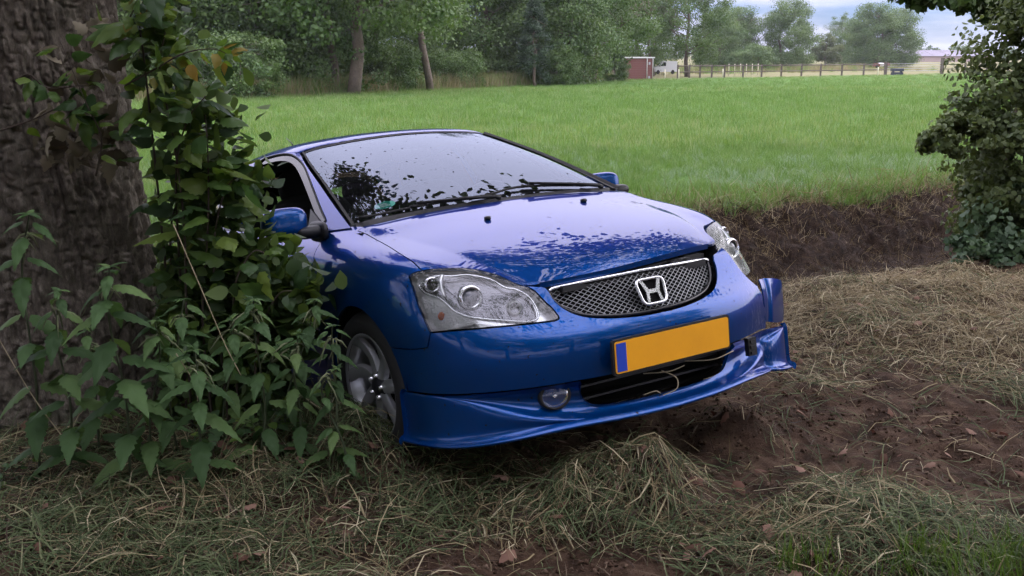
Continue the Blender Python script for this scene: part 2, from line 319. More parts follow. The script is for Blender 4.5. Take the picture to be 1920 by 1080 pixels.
def panel(mb, S, outer, holes=(), side=1, gap=.0022, flange=.014, off=0., vec=None, step=(.25, .16), m=0, open_edge=lambda lp: np.zeros(len(lp), bool), deform=None, fm=None, fvec=None):
    """trimmed piece of a surface, with a folded rim round every edge"""
    loops = []
    for k, lp in enumerate([outer]+list(holes)):
        lp = np.array(lp, float); kp = open_edge(lp)
        loops.append((shrink(S, lp, gap if k == 0 else -gap, kp) if gap else lp, kp))
    sc_ = np.array([1/step[0], 1/step[1]])
    allb = np.concatenate([l for l, _ in loops])
    lo, hi = allb.min(0), allb.max(0)
    gv, gu = np.meshgrid(np.arange(lo[0], hi[0], step[0]), np.arange(lo[1], hi[1], step[1]), indexing='ij')
    g = np.stack([gv.ravel(), gu.ravel()], 1)
    ins = pip(g, loops[0][0])
    for l, _ in loops[1:]: ins &= ~pip(g, l)
    g = g[ins]
    if len(g):
        d = np.min([np.min(((g[:, None]-allb[None, i:i+400])*sc_)**2 @ np.ones(2), axis=1) for i in range(0, len(allb), 400)], axis=0)
        g = g[d > .16]
    pts = np.concatenate([allb, g]); E_ = []; o = 0
    for l, _ in loops:
        n = len(l); E_ += [(o+i, o+(i+1) % n) for i in range(n)]; o += n
    vv, _, ff, *_r = delaunay_2d_cdt([Vector(p) for p in (pts*sc_)], E_, [], 0, 1e-7)
    uv = np.array([tuple(p) for p in vv])/sc_
    ff = np.array([f for f in ff if len(f) == 3])
    cen = uv[ff].mean(1); ok = pip(cen, loops[0][0])
    for l, _ in loops[1:]: ok &= ~pip(cen, l)
    ff = ff[ok]; Nn = S.normal(uv); P = S.at(uv)+Nn*off+(0 if vec is None else np.array(vec))
    fn = np.cross(P[ff[:, 1]]-P[ff[:, 0]], P[ff[:, 2]]-P[ff[:, 0]]); fl = (fn*Nn[ff[:, 0]]).sum(1) < 0
    ff[fl] = ff[fl][:, ::-1]
    def put(P, F, mm):
        if deform is not None: P = deform(P[0], P[1])
        else: P = P[0]
        if side < 0: P = P*[1, -1, 1]; F = [tuple(q)[::-1] for q in F]
        mb.add(P, F, mm)
    put((P, uv), [tuple(q) for q in ff], m)
    if flange:
        for l, kp in loops:
            n = len(l); Nl = S.normal(l); P0 = S.at(l)+Nl*off+(0 if vec is None else np.array(vec))
            fd = Nl if fvec is None else -np.array(fvec)[None]; V = np.concatenate([P0, P0-fd*flange*.35, P0-fd*flange]); F = []
            for i in range(n):
                j = (i+1) % n
                if kp[i] and kp[j]: continue
                for r in range(2): F.append((r*n+i, r*n+j, (r+1)*n+j, (r+1)*n+i))
            put((V, np.concatenate([l, l, l])), F, m if fm is None else fm)
mid = lambda lp: lp[:, 1] < 1e-6

# ---- paint and other car materials
def paint(name, specks=True, scuff=False):
    m = mat(name, (.006, .045, .30), .36, .6, .08, 1., 1.42, .012)
    t = m.node_tree; b = t.nodes['Principled BSDF']; b.inputs['Specular Tint'].default_value = (.10, .34, 1, 1); co = t.nodes['Texture Coordinate']
    n = t.nodes.new('ShaderNodeTexNoise'); n.inputs['Scale'].default_value = 55; n.inputs['Detail'].default_value = 2; t.links.new(co.outputs['Object'], n.inputs['Vector'])
    r = t.nodes.new('ShaderNodeMapRange'); r.inputs['From Min'].default_value = .70; r.inputs['From Max'].default_value = .74; t.links.new(n.outputs['Fac'], r.inputs[0])
    # metallic flake depth: paint turns darker as it turns away
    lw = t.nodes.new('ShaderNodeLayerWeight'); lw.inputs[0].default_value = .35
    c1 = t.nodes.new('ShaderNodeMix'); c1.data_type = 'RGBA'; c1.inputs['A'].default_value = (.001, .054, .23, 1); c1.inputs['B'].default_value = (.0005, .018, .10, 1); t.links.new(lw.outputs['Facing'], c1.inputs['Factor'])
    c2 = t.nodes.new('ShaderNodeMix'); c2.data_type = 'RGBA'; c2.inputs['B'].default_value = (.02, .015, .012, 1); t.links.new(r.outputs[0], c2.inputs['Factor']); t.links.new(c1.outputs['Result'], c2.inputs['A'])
    last = c2.outputs['Result']
    inv_ = t.nodes.new('ShaderNodeMath'); inv_.operation = 'SUBTRACT'; inv_.inputs[0].default_value = 1; t.links.new(r.outputs[0], inv_.inputs[1]); coat = inv_.outputs[0]
    if scuff:
        sp = t.nodes.new('ShaderNodeSeparateXYZ'); t.links.new(co.outputs['Object'], sp.inputs[0])
        ym = t.nodes.new('ShaderNodeMapRange'); ym.inputs['From Min'].default_value = .40; ym.inputs['From Max'].default_value = .58; t.links.new(sp.outputs['Y'], ym.inputs[0])
        ym2 = t.nodes.new('ShaderNodeMapRange'); ym2.inputs['From Min'].default_value = .74; ym2.inputs['From Max'].default_value = .66; t.links.new(sp.outputs['Y'], ym2.inputs[0])
        mp = t.nodes.new('ShaderNodeMapping'); mp.inputs['Scale'].default_value = (9, 26, 9); mp.inputs['Rotation'].default_value = (.5, 0, .2); t.links.new(co.outputs['Object'], mp.inputs[0])
        sn = t.nodes.new('ShaderNodeTexNoise'); sn.inputs['Scale'].default_value = 3.2; sn.inputs['Detail'].default_value = 9; sn.inputs['Roughness'].default_value = .72; t.links.new(mp.outputs[0], sn.inputs['Vector'])
        sr = t.nodes.new('ShaderNodeMapRange'); sr.inputs['From Min'].default_value = .52; sr.inputs['From Max'].default_value = .66; t.links.new(sn.outputs['Fac'], sr.inputs[0])
        mu = t.nodes.new('ShaderNodeMath'); mu.operation = 'MULTIPLY'; t.links.new(sr.outputs[0], mu.inputs[0]); t.links.new(ym.outputs[0], mu.inputs[1])
        mu3 = t.nodes.new('ShaderNodeMath'); mu3.operation = 'MULTIPLY'; t.links.new(mu.outputs[0], mu3.inputs[0]); t.links.new(ym2.outputs[0], mu3.inputs[1])
        mu2 = t.nodes.new('ShaderNodeMath'); mu2.operation = 'MULTIPLY'; mu2.inputs[1].default_value = .7; t.links.new(mu3.outputs[0], mu2.inputs[0])
        c3 = t.nodes.new('ShaderNodeMix'); c3.data_type = 'RGBA'; c3.inputs['B'].default_value = (.22, .22, .34, 1); t.links.new(mu2.outputs[0], c3.inputs['Factor']); t.links.new(last, c3.inputs['A']); last = c3.outputs['Result']
        cm = t.nodes.new('ShaderNodeMath'); cm.operation = 'SUBTRACT'; cm.use_clamp = True; t.links.new(coat, cm.inputs[0]); t.links.new(mu2.outputs[0], cm.inputs[1]); coat = cm.outputs[0]
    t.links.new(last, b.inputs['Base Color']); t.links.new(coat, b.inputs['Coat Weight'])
    return m
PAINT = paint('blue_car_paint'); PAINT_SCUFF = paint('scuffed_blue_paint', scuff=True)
BLK = mat('black_plastic', (.012, .012, .013), .45); RUB = mat('rubber', (.012, .012, .012), .7); DARK = mat('dark_cavity', (.004, .004, .004), .9, spec=.1)
GBLK = mat('gloss_black', (.008, .008, .009), .12); CHROME = mat('chrome', (.86, .87, .89), .12, .85); SILV = mat('silver_reflector', (.85, .86, .87), .22, .55); RIBBED = mat('ribbed_reflector', (.80, .80, .80), .25, .5, bump=(120, .9, .008)); DCHR = mat('dark_chrome', (.07, .07, .08), .10, .8)
WIRE = mat('grille_wire', (.34, .35, .36), .3, .8); GLASS = thin_glass('windscreen_glass', (.80, .88, .86), 1.56, .005, dirt=(14, .02, (.45, .45, .5), 42), refl=(.76, .84, 1.0)); SGLASS = thin_glass('side_glass', (.7, .78, .75), 1.55)
LENS = thin_glass('headlight_lens', (.93, .95, .94), 1.6, .03, dirt=(9, .10, (.6, .6, .58))); HAZELENS = thin_glass('hazy_headlight_lens', (.85, .87, .84), 1.6, .12, dirt=(7, .42, (.55, .57, .54)))
CLOTH = mat('seat_cloth', (.012, .012, .013), .9); DASH = mat('dash_plastic', (.025, .025, .026), .75, bump=(300, .2, .001)); RIM = mat('alloy', (.48, .49, .51), .28, .7); RIMD = mat('dark_alloy', (.035, .035, .04), .35, .7)
ORANGE = mat('amber_bulb', (.7, .12, .02), .2); YEL = mat('plate_yellow', (.90, .40, .012), .35, var=(7, (.78, .34, .015), .3)); EUB = mat('plate_blue', (.02, .06, .45), .35); GREENST = mat('green_sticker', (.0, .22, .15), .4); WHITE = mat('sticker_white', (.75, .78, .76), .5); REDL = mat('tail_lens', (.25, .01, .012), .1)

CAR = empty('hatchback_car')
tag(CAR, 'crashed blue hatchback with torn front bumper, nose up out of the ditch', 'car')
_v = (0.170710, 4.241188, -1.570235+CAM_H); _r = [math.radians(a) for a in (2.5173323, -9.09050358, -58.88788368)]
CARM = Matrix.Translation(_v) @ Matrix.Rotation(_r[2], 4, 'Z') @ Matrix.Rotation(_r[1], 4, 'Y') @ Matrix.Rotation(_r[0], 4, 'X')
CAR.matrix_world = CARM

def dent(P, uv):
    """left front corner pushed in by the crash (car's left half only)"""
    P = P.copy(); k = np.exp(-((P[:, 0]-.38)/.28)**2)*sstep(.45, .75, P[:, 1]); P[:, 1] -= .035*k; P[:, 0] -= .03*k*sstep(.2, .6, P[:, 0]); return P

# ---- bonnet
uR = np.linspace(2.0, 8.8, 69)
def bonnet_lift(P):
    P = P.copy(); P[..., 2] += .030*sstep(-.35, .40, P[..., 1])*sstep(-.1, .7, P[..., 0])*sstep(.66, .44, P[..., 1])
    k = np.exp(-((P[..., 0]-.38)/.28)**2)*sstep(.42, .72, P[..., 1]); P[..., 1] -= .04*k; P[..., 0] -= .03*k*sstep(.2, .6, P[..., 0]); return P
mb = MB()
ridge_edge = lambda lp: lp[:, 0] > 6.999
lp_b = loop(np.stack([np.full(69, 7.), uR], 1), crv([(7, 8.8), (6.659, 8.8)], 2), crv(U['shut']), crv(U['hl_top'][2:]), crv([(4.9, 2.5), (5.6, 2.2), (6.4, 2.02), (7., 2.0)]))
for s in (-1, 1): panel(mb, SA, lp_b, side=s, open_edge=ridge_edge, step=(.2, .1))
rg_ = SA.at(np.stack([np.full(69, 7.), uR], 1))
ccl = np.array([(.744,.711),(.712,.738),(.64,.772),(.52,.812),(.36,.858),(.20,.902),(.03,.944),(-.14,.983)])
cl_ = Surf(np.array([[(a, 0, b) for a, b in ccl]]*2)).at(np.stack([np.zeros(69), (np.linspace(0, 1, 69)**1.0)*7], 1))
ww = np.linspace(-1, 1, 61); Bg = np.zeros((69, 61, 3))
for j, w_ in enumerate(ww):
    k = abs(w_); Bg[:, j, 0] = cl_[:, 0]+(rg_[:, 0]-cl_[:, 0])*k**2; Bg[:, j, 1] = w_*rg_[:, 1]; Bg[:, j, 2] = cl_[:, 2]+(rg_[:, 2]-cl_[:, 2])*k**2.3
mb.grid(Bg)
for row, dz in ((Bg[0], (-.004, 0, -.02)), (Bg[-1][::-1], (0, 0, -.012))): mb.grid(np.stack([row, row+np.array(dz)*.4, row+np.array(dz)]))
mb.v = [bonnet_lift(v) for v in mb.v]
BON = mb.build('bonnet', PAINT, CAR, merge=.0004, auto=35)
# ---- front wings, doors, rear quarters
lp_f = loop(crv(U['bf2']), crv(U['farch'][3:]), crv([(0, 9.059), (0, 9.295)], 2), crv([(0, 9.295), (3, 9.297), (5, 9.3), (6.45, 9.36), (7, 9.36)], 6), crv([(7, 9.36), (7, 8.8)], 6), crv([(7, 8.8), (6.659, 8.8)], 2), crv(U['shut']), crv(U['hl_top'][:3])[::-1], crv(U['hl_out'])[::-1], crv(U['bf1']))
lp_d = loop(crv([(7, 9.36), (6.45, 9.36), (5, 9.3), (3, 9.297), (0, 9.295)], 6), crv([(0, 9.295), (0, 11.54)], 20), crv([(0, 11.54), (7, 11.54)], 20), crv([(7, 11.54), (7, 9.36)], 20))
lp_q = loop(crv([(7, 11.54), (0, 11.54)], 20), crv([(0, 11.54), (0, 12.561)], 8), crv(U['rarch']), crv([(0, 13.85), (0, 17)], 20), crv([(0, 17), (7, 17)], 10), crv([(7, 17), (7, 11.54)], 40))
for s in (-1, 1):
    mb = MB(); panel(mb, SA, lp_f, side=s, step=(.2, .1), deform=dent if s > 0 else None); mb.build('wing', PAINT, CAR)
    mb = MB(); panel(mb, SA, lp_d, side=s, step=(.3, .12)); DR = mb.build('door', PAINT, CAR)
    mb = MB(); mb.sq((-1.42, s*.848, .80), (.085, .016, .022), .6); mb.build('door_handle', PAINT, DR)
    mb = MB(); panel(mb, SA, lp_q, side=s, step=(.3, .12), open_edge=lambda lp: lp[:, 1] > 16.999); mb.build('rear_quarter', PAINT, CAR)
    mb = MB()   # sill below the doors
    mb.grid(np.array([[(x, s*(.815-dy), z) for z, dy in ((.362, .004), (.30, .0), (.22, .02), (.2, .08))] for x in np.linspace(-.36, -2.22, 12)]), flip=s > 0); mb.build('sill', PAINT, CAR)
# ---- bumper cover (right half sound, left half torn outward)
def unroll(P, uv):
    P = P.copy(); k = np.where(uv[:, 1] > 3.1)[0]
    if not len(k): return P
    T = 36; v_ = uv[k, 0]; ut = 3.1+(uv[k, 1]-3.1)[:, None]*np.linspace(0, 1, T)[None]
    Q = SA.at(np.stack([np.repeat(v_, T), ut.ravel()], 1)).reshape(len(k), T, 3)
    d = np.diff(Q[:, :, :2], axis=1); th = np.unwrap(np.arctan2(d[..., 1], d[..., 0]), axis=1); ln = np.linalg.norm(d, axis=2)
    sl = np.cumsum(ln, 1)
    th2 = th[:, :1]+(th-th[:, :1])*.30-.10*sstep(0, .12, sl)-.25*sstep(.05, .09, sl)*0
    new = Q[:, 0, :2]+np.stack([(ln*np.cos(th2)).sum(1), (ln*np.sin(th2)).sum(1)], 1)
    delta = P[k, :2]-Q[:, -1, :2]; s_ = sl[:, -1]
    P[k, :2] = new+delta; P[k, 2] += -.05*sstep(0, .35, s_)
    crease = np.maximum(0, 1-np.abs(s_-.13)/.028); P[k, 0] -= .016*crease       # vertical fold
    return P
def bump_l(P, uv):
    P = unroll(P, uv); k = sstep(.25, .6, P[:, 1]); P[:, 2] += .004*k; P[:, 1] += .012*k; P[:, 0] += .015*k*sstep(2.6, 4.5, uv[:, 0]); return P
bot = lambda a, b, n=30: np.stack([np.zeros(n), np.linspace(a, b, n)], 1)
lp_r = loop(bot(0, 6.606), crv(U['farch'][:4]), crv(U['bf2'])[::-1], crv(U['bf1'])[::-1], crv(U['hl_bot'])[::-1], crv(U['hl_tip'], 3)[::-1], crv(U['hl_in'])[::-1], crv([(4.9, 2.5), (4.75, 2.25), (4.35, 2.06), (3.95, 1.997)]), crv(U['gr'])[::-1], crv([(2.36, 0), (0, 0)], 9))
lp_l = loop(bot(0, 3.80), crv([(0, 3.80), (.35, 3.84), (.6, 3.72), (.95, 3.80), (1.3, 3.66), (1.7, 3.68), (2.05, 3.52), (2.34, 3.50)], 4), crv([(2.34, 3.50), (2.32, 3.42), (2.7, 3.2), (3.4, 2.92), (4.3, 2.72), (4.75, 2.66)], 6), crv([(4.75, 2.66), (4.85, 2.4), (4.6, 2.12), (3.95, 1.997)]), crv(U['gr'])[::-1], crv([(2.36, 0), (0, 0)], 9))
lp_t = loop(crv([(.15, 3.6), (.12, 4.5), (.2, 5.45)], 10), crv([(.2, 5.45), (.6, 5.55), (1.2, 5.46), (1.9, 5.58), (2.5, 5.5)], 5), crv([(2.5, 5.5), (2.62, 4.9), (2.58, 4.3), (2.44, 3.5)], 8), crv([(2.44, 3.5), (1.3, 3.5), (.15, 3.6)], 10))
def flap(P, uv):
    P = bump_l(P, uv); P[:, 0] -= .020; P[:, 1] += .034; P[:, 2] += .010; return P
mb = MB(); panel(mb, SA, lp_r, side=-1, step=(.2, .1), open_edge=mid); panel(mb, SA, lp_l, side=1, step=(.15, .06), open_edge=mid, deform=bump_l, flange=.006)
BUMP = mb.build('bumper', PAINT_SCUFF, CAR, merge=.0004, auto=35); mb = MB(); panel(mb, SA, lp_t, side=1, step=(.15, .06), deform=flap, flange=.005); tag(mb.build('bumper_flap', PAINT, BUMP), 'torn dark blue end of the bumper standing away from the car'); tag(BUMP, 'blue bumper cover torn outward and scuffed at its far corner')
# ---- lip spoiler
seam = GA[0, :8]; nrm2 = np.array([(1, 0), (.99, .1), (.95, .31), (.87, .5), (.76, .65), (.6, .8), (.35, .94), (.06, 1.)])
shelf = [.218, .221, .236, .262, .302, .344, .350, .350]; lipz = [.196, .199, .203, .194, .181, .172, .171, .171]
rec = [.045, .045, .042, .034, .020, .004, .0, .0]
GL = np.zeros((8, 8, 3))
for c in range(8):
    def pt(o_, z): return (seam[c][0]+nrm2[c][0]*o_, seam[c][1]+nrm2[c][1]*o_, z)
    zs, zl = shelf[c], lipz[c]; r_ = rec[c]
    GL[:, c] = [pt(.003-.15*r_, .357), pt(.003-r_, .357-(.357-zs)*.35), pt(.003-r_*.9, zs+.016*(c < 5)), pt(.006, zs-.004), pt(.006, zs*.45+zl*.55+.006), pt(.010, zl+.024), pt(.030, zl+.010), pt(.026, zl)]
SL = Surf(GL, .9)
lp_lr = loop(crv([(1.9, 0), (7, 0)], 42), np.stack([np.full(113, 7.), np.linspace(0, 6.72, 113)], 1), crv([(7, 6.72), (0, 6.60)], 58), np.stack([np.zeros(80), np.linspace(6.60, 1.85, 80)], 1), crv([(0, 1.85), (.7, 1.84), (1.3, 1.78), (1.75, 1.6), (1.88, 1.3), (1.9, .8), (1.9, 0)], 6))
def lip_l(P, uv):
    P = P.copy(); s_ = np.clip(uv[:, 1]-3.0, 0, 4); k = sstep(0, 3, s_)
    P[:, 0] += .12*k*sstep(0, .2, P[:, 1]-.5); P[:, 1] += .05*k; P[:, 2] += -.02*k
    P[:, 0] += -.022*np.exp(-((uv[:, 1]-3.7)/.16)**2)*sstep(1.5, 3, uv[:, 0]); return P
lp_ll = loop(crv([(1.9, 0), (7, 0)], 42), np.stack([np.full(90, 7.), np.linspace(0, 5.3, 90)], 1), crv([(7, 5.3), (5, 5.35), (3, 5.28), (1, 5.4), (0, 5.3)], 14), np.stack([np.zeros(58), np.linspace(5.3, 1.85, 58)], 1), crv([(0, 1.85), (.7, 1.84), (1.3, 1.78), (1.75, 1.6), (1.88, 1.3), (1.9, .8), (1.9, 0)], 6))
lipo = lambda lp: (lp[:, 1] < 1e-6) | (lp[:, 0] < 1e-6) | (lp[:, 0] > 6.999)
mb = MB(); panel(mb, SL, lp_lr, side=-1, step=(.12, .06), open_edge=lipo, gap=0); panel(mb, SL, lp_ll, side=1, step=(.12, .06), open_edge=lipo, gap=0, deform=lip_l)
LIP = mb.build('lip_spoiler', PAINT_SCUFF, CAR, merge=.0004, auto=40)
# ---- black structure behind the panels
mb = MB()
for s in (-1, 1):
    mb.grid(SA.grid(np.linspace(0, 6.8, 14), np.linspace(0, 5.9, 40))*[1, s, 1]-np.array([.10, 0, .012]), flip=s > 0)
    q = SL.grid(np.linspace(0, 4.6, 8), np.linspace(0, 5.5, 24))*[1, s*.92, 1]-np.array([.13, 0, -.02]); mb.grid(q, flip=s > 0)
    for lo_, hi_ in ((9.2, 12.4), (14.0, 17)):
        vu = np.stack(np.meshgrid(np.linspace(.1, 6.9, 10), np.linspace(lo_, hi_, 24), indexing='ij'), -1).reshape(-1, 2)
        mb.grid(((SA.at(vu)-SA.normal(vu)*.03)*[1, s, 1]).reshape(10, 24, 3), flip=s > 0)
    for wx in (0, -2.57):      # wheel wells
        an = np.radians(np.linspace(-20, 200, 24))
        mb.grid(np.array([[(wx+.345*math.cos(a), s*y, .335+.345*math.sin(a)) for a in an] for y in (.80, .45)]))
        mb.add([(wx-.5, s*.45, .1), (wx+.5, s*.45, .1), (wx+.5, s*.45, .72), (wx-.5, s*.45, .72)], [(0, 1, 2, 3)])
mb.box((-3.1, -.72, .19), (.40, .70, .215)); mb.box((.40, -.5, .2), (.62, .5, .22)); mb.box((-.20, -.70, .22), (-.14, .70, .93))
mb.build('inner_structure', DARK, CAR)
mb = MB(); mb.box((.655, -.33, .66), (.725, .33, .684)); mb.box((.60, -.38, .60), (.66, .38, .70)); mb.tube([(.70, -.25, .69), (.71, .05, .693), (.69, .3, .70)], .008); mb.box((.69, .16, .686), (.725, .22, .70)); mb.box((.66, .25, .688), (.70, .33, .708))
mb.build('slam_panel', BLK, CAR, smooth=False)
# ---- grille
gpts = crv([(0, .547), (.10, .550), (.2, .559), (.285, .576), (.338, .605), (.363, .64), (.369, .668)], 6)
gtop = crv([(.369, .668), (.34, .676), (.2, .683), (0, .686)], 6)
half = np.concatenate([gpts, gtop[1:]]); gpoly = np.concatenate([half, (half*[-1, 1])[::-1][1:-1]])
def gx(y, z): return np.interp(z, [.53, .585, .68, .70], [.845, .808, .762, .75])-.62*np.abs(y)**2.0+.08*np.abs(y)-.03
tc_ = lambda p: (gx(p[0], p[1]), p[0], p[1])
mb = MB(); sp = .0265; sl_ = .62
for fam in (1, -1):
    for c in np.arange(-1.2, 1.2, sp):
        ys = np.linspace(-.38, .38, 120); zs = .61+fam*sl_*(ys-c)
        okm = pip(np.stack([ys, zs], 1), gpoly)
        run = []
        for y, z, k in list(zip(ys, zs, okm))+[(0, 0, False)]:
            if k: run.append(tc_((y, z)))
            else:
                if len(run) > 2: mb.tube(run[::2]+[run[-1]] if len(run) > 4 else run, .0013, 4, cap=False)
                run = []
GRL = mb.build('grille_mesh', WIRE, CAR)
mb = MB(); mb.tube([np.array(tc_(p))+(.004, 0, 0) for p in gpoly], .0075, 8, closed=True); mb.build('grille_frame', GBLK, CAR)
mb = MB(); mb.tube([np.array(tc_(p))+(.010, 0, .004) for p in np.concatenate([(gtop*[-1, 1]), gtop[::-1][1:]])], .006, 8); mb.build('grille_trim', CHROME, CAR)
mb = MB(); gb = gpoly*[1.08, 1]; cpt = np.array([0, .61]); mb.add([(gx(*p)-.035, *p) for p in cpt+(gpoly-cpt)*1.08]+[(gx(0, .61)-.04, 0, .61)], [(i, (i+1) % len(gpoly), len(gpoly)) for i in range(len(gpoly))]); mb.build('grille_backing', DARK, CAR)
# ---- emblem: rounded frame with a flared letter H
BM = Matrix.Translation((.800, 0, .617)) @ Matrix.Rotation(math.radians(-20), 4, 'Y')
def ring_pts(a, b, taper, n=40, e=.38):
    o = []
    for i in range(n):
        t = 2*math.pi*i/n; y = math.copysign(abs(math.cos(t))**e, math.cos(t))*a; z = math.copysign(abs(math.sin(t))**e, math.sin(t))*b
        o.append(BM @ Vector((0, y*(1+taper*z/b), z)))
    return o
EM = empty('emblem', (0, 0, 0), CAR)
mb = MB(); mb.tube(ring_pts(.058, .047, .10), .0062, 8, closed=True); mb.build('emblem_frame', CHROME, EM)
mb = MB(); pp = ring_pts(.056, .045, .10); mb.add([tuple(p-(BM.to_3x3() @ Vector((.004, 0, 0)))) for p in pp], [tuple(range(len(pp)))]); mb.build('emblem_back', DARK, EM)
mb = MB()
for s in (-1, 1):
    bar = [(s*.046, .040), (s*.032, .040), (s*.0165, .006), (s*.019, -.006), (s*.023, -.040), (s*.036, -.040), (s*.030, -.004)]
    if s > 0: bar = bar[::-1]
    n = len(bar); V = [BM @ Vector((x, y, z)) for x in (-.002, .005) for y, z in bar]
    mb.add(V, [tuple(range(n, 2*n)), tuple(range(n))[::-1]]+[(i, (i+1) % n, n+(i+1) % n, n+i) for i in range(n)])
mb.box((-.002, -.024, -.0085), (.004, .024, .0065), M=BM); mb.build('emblem_letter', CHROME, EM, smooth=False)
# ---- number plate, knocked loose and tilted
PM = Matrix.Translation((.893, .0, .426)) @ Matrix.Rotation(math.radians(4), 4, 'Y')
PL = empty('number_plate', (0, 0, 0), CAR)
def rrect(a, b, r, x, n=6):
    o = []
    for cy, cz, a0 in ((a-r, b-r, 0), (-a+r, b-r, 90), (-a+r, -b+r, 180), (a-r, -b+r, 270)):
        for t in np.linspace(0, 90, n): o.append(PM @ Vector((x, cy+r*math.cos(math.radians(a0+t)), cz+r*math.sin(math.radians(a0+t)))))
    return o
def slab(mb, a, b): n = len(a); mb.add(a+b, [tuple(range(n))[::-1], tuple(range(n, 2*n))]+[(i, (i+1) % n, n+(i+1) % n, n+i) for i in range(n)])
mb = MB(); slab(mb, rrect(.268, .064, .012, -.016), rrect(.268, .064, .012, -.003)); mb.build('plate_holder', BLK, PL, smooth=False)
mb = MB(); slab(mb, rrect(.260, .056, .010, -.003), rrect(.260, .056, .010, .0)); mb.build('plate_face', YEL, PL, smooth=False)
mb = MB(); mb.box((.0, -.254, -.050), (.0012, -.212, .050), M=PM); mb.build('plate_country_band', EUB, PL, smooth=False)
# ---- lower intake
mb = MB()
for z in (.27, .315): mb.box((.70, -.345, z-.004), (.72, .345, z+.004))
mb.build('intake_slats', BLK, CAR, smooth=False)
for q in ([(.83, -.02, .33), (.86, .02, .30), (.87, .01, .262), (.85, -.04, .245)], [(.82, .10, .34), (.84, .22, .325), (.83, .33, .335)], [(.84, -.12, .262), (.86, -.08, .27), (.85, -.05, .255)], [(.83, -.10, .335), (.85, 0, .325), (.84, .08, .33)]):
    mb = MB(); mb.tube(crv(q, 6), .0022, 5); mb.build('loose_wire', mat('straw_wire', (.26, .22, .14), .7), CAR)
# ---- fog lamps
fog_r = SL.at([(1.05, 2.45)])[0]
def fog(s, dx=0, broken=False):
    F = empty('fog_light', (0, 0, 0), CAR)
    M_ = Matrix.Translation((fog_r[0]+.012+dx, s*fog_r[1], fog_r[2])) @ Matrix.Rotation(math.radians(s*14), 4, 'Z') @ Matrix.Scale(.84, 4, (0, 0, 1))
    mb = MB(); mb.lathe([(.048, .0), (.056, .004), (.059, -.004), (.062, -.035)], 36, axis='x', M=M_); mb.build('fog_bezel', BLK, F)
    if broken: return
    mb = MB(); mb.lathe([(.0005, -.040), (.02, -.034), (.038, -.02), (.048, -.002)], 30, axis='x', M=M_); mb.build('fog_reflector', CHROME, F)
    mb = MB(); mb.lathe([(.0005, .006), (.025, .005), (.042, .002), (.048, -.001)], 30, axis='x', M=M_); mb.build('fog_lens', LENS, F)
    mb = MB(); mb.sq(tuple(M_ @ Vector((-.018, 0, 0))), (.018, .009, .009), 1, 12); mb.build('fog_bulb', CHROME, F)
fog(-1); fog(1, -.03, True)
mb = MB(); bq = np.array((.775, .470, .320)); mb.box(tuple(bq-[.012, .020, .034]), tuple(bq+[.010, .022, .036]))
for dz in (-.022, .0, .022): mb.box(tuple(bq+[.008, -.012, dz-.006]), tuple(bq+[.016, .012, dz+.006]))
mb.build('fog_bracket', BLK, CAR, smooth=False)
